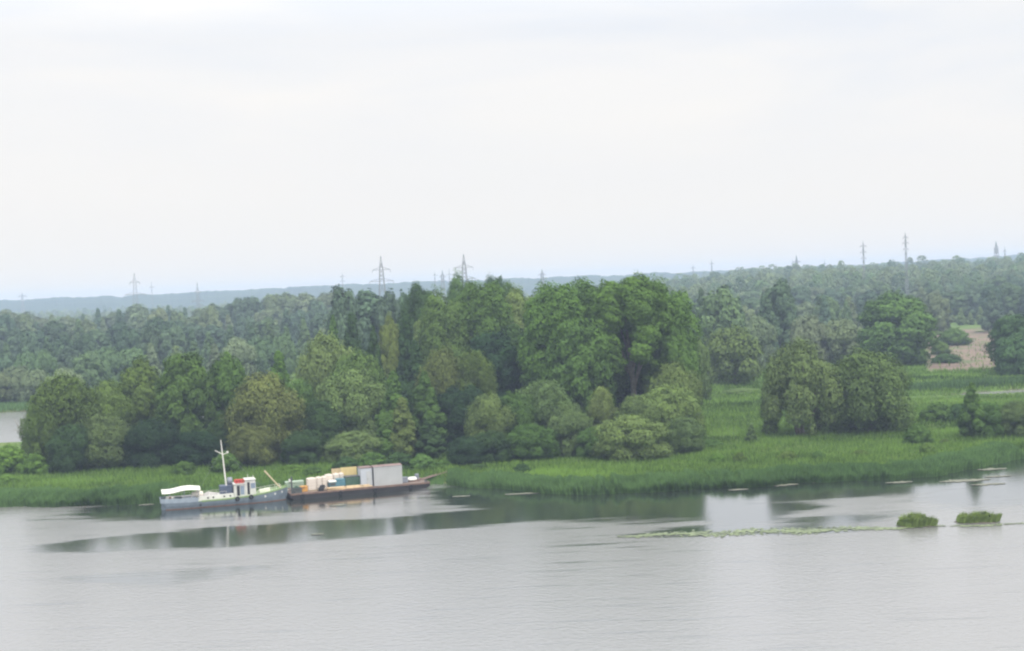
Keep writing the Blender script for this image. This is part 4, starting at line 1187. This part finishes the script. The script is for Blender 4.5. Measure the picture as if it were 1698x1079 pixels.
# canvas bundle, bitts, hatch, rails, tyres, marks
m = MB(); rr = []
for t, r in ((0, .30), (.06, .42), (.5, .46), (.94, .42), (1, .30)):
    x = bx_(319) + (bx_(338) - bx_(319)) * t
    rr.append([(x, -.3 + r * math.cos(a), 1.78 + r * .95 * math.sin(a)) for a in [6.2832 * k / 14 for k in range(14)]])
m.loft(rr).build('raft_bundle', M_cream, boat, True)
m = MB().box(bx_(303), bx_(325), -.8, .9, .93, 1.62, .05).build('stern_locker', M_fun, boat)
for xp in (279, 287):
    MB().tube([(bx_(xp), -1.25, .98), (bx_(xp), -1.25, 1.78)], .13, 10).tube([(bx_(xp), -1.25, 1.7), (bx_(xp), -1.25, 1.80)], .18, 10).build('bollard', M_mast, boat)
MB().box(bx_(282), bx_(285), -1.3, -1.0, .98, 1.9).build('post', M_boot, boat)
m = MB(); m.loft([[(x, -.75, sheer(x)), (x, .75, sheer(x)), (x, .6, sheer(x) + .42), (x, -.6, sheer(x) + .42)] for x in (bx_(432), bx_(440), bx_(450))]); m.build('fore_hatch', paint('hatch_cream', (.52, .54, .42), .6, .15, 2), boat)
m = MB()
for s in (-1, 1):
    xs = [bx_(v) for v in (428, 436, 444, 452, 460, 468)]
    tops = [(x, s * (beam(x) - .1), sheer(x) + .55) for x in xs]
    m.tube(tops, .022, 6)
    for x, p in zip(xs, tops): m.tube([(p[0], p[1], sheer(x)), p], .02, 6)
m.build('bow_rail', M_mast, boat)
for xp in (393, 416):
    x = bx_(xp); MB().torus((x, -beam(x) - .16, sheer(x) - .12), .24, .10, 'y', 18, 8).build('tyre_fender', M_rubber, boat, True)
for xp in (332, 440, 457, 469):
    x = bx_(xp); m = MB(); b = beam(x) - .02
    m.torus((x, -b, sheer(x) - .48), .10, .045, 'y', 14, 6).build('hawse_ring', M_mast if xp > 400 else M_rubber, hull, True)
m = MB()
for s in (-1, 1):
    xs = [bx_(v) for v in (276, 290, 304, 318)]
    tops = [(x, s * (beam(x) - .04), sheer(x) + .95) for x in xs]
    m.tube(tops, .02, 6)
    for x, p in zip(xs, tops): m.tube([(p[0], p[1], sheer(x) + .6), p], .018, 5)
m.build('stern_rail', M_mast, boat)
m = MB()
for s in (-1, 1):
    xs = [bx_(v) for v in (334, 348, 362, 376)]
    tops = [(x, s * 1.1, sheer(x) + 1.05) for x in xs]
    m.tube(tops, .016, 5)
    for x, p in zip(xs, tops): m.tube([(p[0], p[1], sheer(x) + .62), p], .016, 5)
m.build('trunk_rail', M_mast, boat)
MB().tube([(bx_(466), -.3, 1.95), (bx_(474), -.5, 1.45), (bx_(482), -.2, 1.35)], .035, 6).build('mooring_rope', M_cream, boat)
# slanting timber spar leaning on the bow
p0, p1 = px(468, 0) * 0, None
sp0 = s0 + Vector((math.cos(ang), math.sin(ang), 0)) * bx_(466) + nrm * 1.8 + Vector((0, 0, 1.9))
o = MB().tube([(.25, 0, -.25), (-1.0, .1, 1.15), (-2.05, .2, 2.35)], [.10, .10, .13], 8).build('timber_spar', M_pole, None); o.location = sp0
tag(o, 'pale timber spar slanting up over the bow of the work boat', 'spar')

# ------------------------------------------------------------------ the barge and its cargo
M_bh = paint('barge_black', (.016, .016, .018), .65, .3, .8, 0, (.05, .034, .026), .30)
M_rust = paint('rusty_edge', (.15, .10, .08), .8, .3, 1.5)
M_deck = paint('barge_deck', (.15, .11, .09), .9, .3, 1.0)
M_tank = paint('tank_plastic', (.56, .50, .44), .5, .05, 1.5)
M_cont = paint('container_grey', (.40, .415, .42), .55, .07, .7, 0, (.30, .24, .18), .27)
M_croof = paint('container_roof', (.17, .115, .105), .8, .25, 1.2)
M_booth = paint('booth_grey', (.40, .43, .47), .6, .08, 1)
M_ply = paint('plywood', (.52, .42, .20), .8, .10, 1.5)
M_ply2 = paint('dull_plywood', (.40, .32, .19), .8, .14, 1.5)
M_gbox = paint('green_box', (.05, .11, .075), .6, .25, 1.5)
M_teal = paint('teal_paint', (.07, .18, .23), .45, .2, 1.5)
M_plank = paint('sawn_plank', (.56, .42, .26), .8, .2, 2)
M_orange = paint('orange_paint', (.52, .27, .06), .6, .15, 3)
M_pgreen = paint('pale_green_paint', (.30, .38, .30), .6, .2, 3)
M_winch = paint('dark_machinery', (.06, .07, .07), .6, .4, 3)

a0, a1 = px(483, 829.5), px(713, 809)
bang = math.atan2(a1.y - a0.y, a1.x - a0.x); GL = (a1 - a0).length; GB = 6.4; DZ = 0.88
barge = empty('barge', a0, bang)
tag(barge, 'long dark flat barge with rusty edge moored against the bank', 'barge')
def ub(x): return (x - 483) / 230 * GL
rr = []
for u, z0, w0 in ((0, .25, .5), (1.2, -.5, 0), (GL - 1.6, -.5, 0), (GL, .3, .4)):
    rr.append([(u, .02, DZ - .02), (u, .02 + w0 * .1, z0), (u, GB - .02 - w0 * .1, z0), (u, GB - .02, DZ - .02)])
bh = MB().loft(rr).build('hull', M_bh, barge)
m = MB()
for v in (-.06, GB - .06): m.box(-.05, GL + .05, v, v + .12, DZ - .20, DZ + .05)
m.box(-.06, .06, .07, GB - .07, DZ - .20, DZ + .05); m.box(GL - .06, GL + .06, .07, GB - .07, DZ - .20, DZ + .05)
m.build('rubbing_edge', M_rust, bh)
MB().box(.07, GL - .07, .08, GB - .08, DZ - .03, DZ + .012).build('deck', M_deck, barge)
for k in (.08, .35, .6, .86):
    MB().torus((GL * k, -.10, DZ - .42), .24, .09, 'y', 16, 8).build('tyre_fender', M_rubber, barge, True)
for k in (.02, .5, .97):
    u = GL * k + .15; MB().tube([(u - .12, .4, DZ), (u - .12, .4, DZ + .4)], .09, 8).tube([(u + .12, .4, DZ), (u + .12, .4, DZ + .4)], .09, 8).build('bitts', M_winch, barge)
MB().tube([(.25, .5, DZ), (.25, .5, DZ + 2.5)], [.13, .10], 8).torus((.25, .5, DZ + 2.1), .16, .07, 'z').build('mooring_post', M_winch, barge)

bM = Matrix.Translation(a0) @ Matrix.Rotation(bang, 4, 'Z')
def on_barge(name, x, v, label, cat, group=None, z=DZ + .014, rz=0.0):
    p = bM @ Vector((ub(x), v, z))
    r = empty(name, p, bang + rz); return tag(r, label, cat, group)
# grey container: ribbed walls, brown roof, doors on its left end
ct = on_barge('shipping_container', 622, .9, 'pale grey metal container with brown roof, largest box on the barge', 'container')
cl = ub(669.5) - ub(622); cw, chh = 2.4, 2.78
m = MB(); m.box(.06, cl - .06, .06, cw - .06, .08, chh - .08)
nrib = 26
for i in range(nrib):
    u = .12 + (cl - .24) * (i + .25) / nrib; d = (cl - .24) / nrib * .5
    m.box(u, u + d, .025, .058, .14, chh - .14)
m.build('wall', M_cont, ct)
m = MB()
for u in (0, cl - .12):
    for v in (0, cw - .12): m.box(u, u + .12, v, v + .12, .0, chh)
m.box(.125, cl - .125, 0, .09, .0, .12); m.box(.125, cl - .125, 0, .09, chh - .12, chh); m.box(.125, cl - .125, cw - .09, cw, 0, .12); m.box(.125, cl - .125, cw - .09, cw, chh - .12, chh)
m.build('corner_frame', M_cont, ct)
MB().loft([[(-.05, -.05, chh + .003), (-.05, cw + .05, chh + .003), (-.05, cw / 2, chh + .16)], [(cl + .05, -.05, chh + .003), (cl + .05, cw + .05, chh + .003), (cl + .05, cw / 2, chh + .16)]]).build('roof', M_croof, ct)
# narrow booth beside it
bt = on_barge('deck_booth', 601, 1.3, 'bluish grey booth squeezed between the plywood boards and the container', 'booth')
bl_ = ub(620) - ub(601)
MB().box(0, bl_, 0, 2.0, 0, 2.70).build('wall', M_booth, bt)
MB().box(-.06, bl_ + .04, -.08, 2.05, 2.703, 2.79).build('roof', M_croof, bt)
dr = MB().box(bl_ * .50, bl_ * .92, -.05, -.004, .05, 2.2).build('door', M_cont, bt)
MB().box(bl_ * .56, bl_ * .60, -.09, -.052, 1.0, 1.15).build('handle', M_winch, dr)
# plywood boards on posts
pw = on_barge('plywood_hoarding', 560, 4.4, 'two tan plywood boards raised on posts above the green crate', 'boards')
wl = ub(602) - ub(560)
MB().box(0, wl * .36, 0, .06, 1.35, 2.62).build('panel', M_ply2, pw)
MB().box(wl * .37, wl, -.03, .03, 1.2, 2.68).build('panel', M_ply, pw)['label'] = 'larger yellower plywood board'
for k in (.02, .36, .68, .97): MB().box(wl * k, wl * k + .09, .07, .16, 0, 2.6).build('post', M_pole, pw)
# green crate
gb = on_barge('green_crate', 577, 1.9, 'dark green crate below the plywood boards', 'crate')
gl = ub(601) - ub(577)
MB().box(0, gl, 0, 1.6, .08, 1.5, .04).build('body', M_gbox, gb)
m = MB()
for k in (.0, .33, .62, .95): m.box(gl * k, gl * k + .09, -.05, -.005, .08, 1.5)
m.box(.1, gl - .1, -.045, -.006, .72, .8); m.build('batten', M_gbox, gb)
MB().box(-.03, gl + .03, -.07, 1.64, 1.505, 1.58).build('lid', M_winch, gb)
MB().box(.05, gl - .05, .1, 1.5, 0, .078).build('skid', M_pole, gb)
# white tanks
def tank_parts():
    m = MB(); m.box(-.5, .5, -.5, .5, .06, 1.88, .09); m.tube([(0, 0, 1.87), (0, 0, 1.97)], [.22, .2], 14)
    b = m.mesh('shell', M_tank)
    h = MB()
    for z in (.5, .95, 1.4):
        h.box(-.515, .515, -.515, -.502, z, z + .05); h.box(-.515, -.502, -.5, .5, z, z + .05); h.box(.502, .515, -.5, .5, z, z + .05)
    return b, h.mesh('band', M_cream), MB().box(-.5, .5, -.5, .5, -.02, .058).mesh('pallet', M_pole)
tb = tank_parts()
for x0, x1, v, hsc, lab in ((513.5, 528.5, 1.6, .97, 'wide white tank at the left end of the front three'), (529, 537.5, 1.7, .99, 'white tank in the middle of the front three'), (538, 545.5, 1.8, .99, 'narrow white tank at the right end of the front three'),
                          (547.5, 560, 3.4, 1.0, 'wide white tank of the back three, above the teal machine'), (561, 570.5, 3.5, 1.03, 'white tank in the middle of the back three, below the dull plywood'), (571, 578, 3.6, 1.04, 'narrow white tank of the back three, touching the yellow plywood')):
    r = on_barge('water_tank', (x0 + x1) / 2, v + .5, lab, 'tank', 'white plastic tanks on the barge')
    r.scale = (ub(x1) - ub(x0), 1.15, hsc)
    for nme, me in zip(('shell', 'band', 'pallet'), tb): link(nme, me, r)
# teal machine
tm = on_barge('teal_machine', 550, 2.0, 'teal-blue machine with a white top standing behind the planks', 'machine')
tl = ub(577) - ub(550)
MB().box(0, tl, 0, 1.1, .25, .95, .05).box(tl * .45, tl, .05, 1.05, .955, 1.35, .05).build('housing', M_teal, tm)
MB().box(-.03, tl * .44, -.04, 1.14, .955, 1.12).build('top', M_white, tm)
MB().box(tl * .05, tl * .38, -.02, -.002, .45, .85).build('grille', M_winch, tm)
MB().box(0, tl, .1, .25, 0, .248).box(0, tl, .85, 1.0, 0, .248).build('skid', M_winch, tm)
MB().tube([(tl * .9, .5, 1.36), (tl * .9, .5, 1.7)], .05, 8).build('exhaust_pipe', M_mast, tm)
# planks
pm = MB().box(-1.3, 1.3, -.11, .11, 0, .06).mesh('plank', M_plank)
rp = random.Random(4)
kk = 0
for lay in range(5):
    for j in range(3):
        r = link('plank', pm); p = bM @ Vector((ub(560) + rp.uniform(-.3, .3), .45 + j * .34 + rp.uniform(-.05, .05), DZ + .02 + lay * .075))
        r.location = p; r.rotation_euler = (rp.uniform(-.02, .02), rp.uniform(-.015, .015), bang + rp.uniform(-.10, .10))
        tag(r, 'pale sawn plank in the loose heap before the teal machine', 'plank', 'sawn planks heaped on the barge')
bl2 = ub(617) - ub(574)
for j, (v, z, s) in enumerate(((.32, 0, 1.0), (.62, 0, .93), (.46, .2, .9))):
    o = MB().tube([(0, 0, .12), (bl2 * s, 0, .12)], [.12, .10], 9).build('timber_pole', M_plank if j != 1 else M_pole)
    o.location = bM @ Vector((ub(574), v, DZ + .02 + z)); o.rotation_euler = (0, 0, bang + (.0, .01, -.012)[j])
    tag(o, 'long pale timber pole lying along the barge edge before the booth', 'pole', 'timber poles on the barge edge')
# small gear on the barge
ob = on_barge('orange_box', 502, 1.3, 'orange-yellow box left of the front tanks', 'box'); l_ = ub(513) - ub(502)
MB().box(0, l_, 0, .9, 0, .72, .05).build('body', M_orange, ob); MB().box(-.03, l_ + .03, -.03, .93, .725, .80).build('lid', M_orange, ob)
wn = on_barge('deck_winch', 488, .7, 'dark greenish winch at the boat end of the barge', 'winch')
MB().box(0, 1.3, 0, .14, 0, .7).box(0, 1.3, .86, 1.0, 0, .7).build('frame', M_winch, wn)
MB().tube([(.65, .15, .5), (.65, .85, .5)], .28, 14).tube([(.65, .15, .5), (.65, .22, .5)], .42, 14).tube([(.65, .78, .5), (.65, .85, .5)], .42, 14).build('drum', M_gbox, wn)
MB().tube([(1.3, .5, .4), (1.8, .5, .75)], .05, 6).build('handle', M_rust, wn)
rk = on_barge('pipe_rack', 484, 3.3, 'pale green railing rack with pipes at the boat end of the barge', 'rack'); l_ = ub(510) - ub(484)
m = MB()
for k in (0, .33, .66, 1): m.box(l_ * k - .04, l_ * k + .04, 0, .08, 0, 1.3); m.box(l_ * k - .04, l_ * k + .04, 1.0, 1.08, 0, 1.3)
m.build('frame', M_pgreen, rk)
m = MB()
for z in (.55, .85, 1.15, 1.3):
    for y in (.04, .35, .7, 1.04): m.tube([(-.2, y, z), (l_ + .15, y, z)], .07, 7)
m.build('pipe', M_pgreen, rk)
o = MB().tube([(0, 0, 0), (0, 0, .35)], [.17, .2], 14).build('bucket', M_white); o.location = bM @ Vector((ub(488.5), 3.2, DZ + 1.41 + .014)); o.rotation_euler = (0, 0, 0)
MBk = MB().tube([(-.19, 0, .33), (-.12, 0, .5), (.12, 0, .5), (.19, 0, .33)], .012, 5).build('handle', M_winch, o)
tag(o, 'white bucket on top of the pale green rack', 'bucket')
tmsh = MB().torus((0, 0, 0), .33, .13, 'z', 20, 10).mesh('tyre', M_rubber, True)
for k, (x, v, z, rx) in enumerate(((533, .6, .13, 0), (533.5, .62, .39, .1), (536, .75, .62, .25))):
    o = link('tyre', tmsh); o.location = bM @ Vector((ub(x), v, DZ + .014 + z)); o.rotation_euler = (rx, 0, 0)
    tag(o, 'black tyre in the small pile before the front tanks', 'tyre', 'tyres piled before the tanks')
# white upturned tub, junk and gangplank at the bank end
o = MB().loft([[(s * .75 * math.cos(t), s * .42 * math.sin(t), z) for t in [6.2832 * k / 20 for k in range(20)]] for s, z in ((1.0, 0), (1.02, .06), (.95, .25), (.7, .42))]).build('white_tub', M_white, None, False)
o.location = bM @ Vector((ub(690), 2.4, DZ + .25)); o.rotation_euler = (0, 0, bang); tag(o, 'small upturned white tub on the bank end of the barge', 'tub')
o = on_barge('pallet', 684, 1.9, 'brown wooden pallet under the white tub', 'pallet'); l_ = 1.7
m = MB()
for k in range(6): m.box(k * .29, k * .29 + .2, 0, 1.1, .14, .2)
m.build('deck_board', M_rust, o)
MB().box(0, 1.65, .0, .1, 0, .138).box(0, 1.65, .5, .6, 0, .138).box(0, 1.65, 1.0, 1.1, 0, .138).build('runner', M_rust, o)
o = on_barge('scrap_drum', 702, 3.6, 'grey-blue drum on the bank end of the barge', 'drum')
MB().tube([(0, 0, 0), (0, 0, .9)], .32, 16).build('body', M_fun, o, False); MB().torus((0, 0, .3), .32, .03, 'z').torus((0, 0, .6), .32, .03, 'z').build('hoop', M_fun, o)
o = on_barge('tool_chest', 671, 1.6, 'low grey chest at the right end of the container', 'chest')
MB().box(0, .9, 0, .8, 0, .7, .04).build('body', M_fun, o); MB().box(-.03, .93, -.03, .83, .703, .78).build('lid', M_fun, o)
g1 = bM @ Vector((GL - .4, 3.2, DZ + .1)); g2 = px(752, 788); g2.z = hz(g2.x, g2.y) + .15
dv = g2 - g1; L3 = dv.length
gp = empty('gangplank', g1, math.atan2(dv.y, dv.x)); gp.rotation_euler = (0, -math.asin(dv.z / L3), math.atan2(dv.y, dv.x)); tag(gp, 'brown timber gangplank from the barge to the bank', 'gangplank')
m = MB()
for y in (-.42, -.13, .16): m.box(0, L3, y, y + .26, -.03, .03)
m.build('board', M_rust, gp)
m = MB()
for k in range(1, 12): m.box(L3 * k / 12, L3 * k / 12 + .06, -.42, .42, .033, .06)
m.build('cleat', M_rust, gp)
for p_, q_ in (((475, 812), (483, 815)),):
    pass
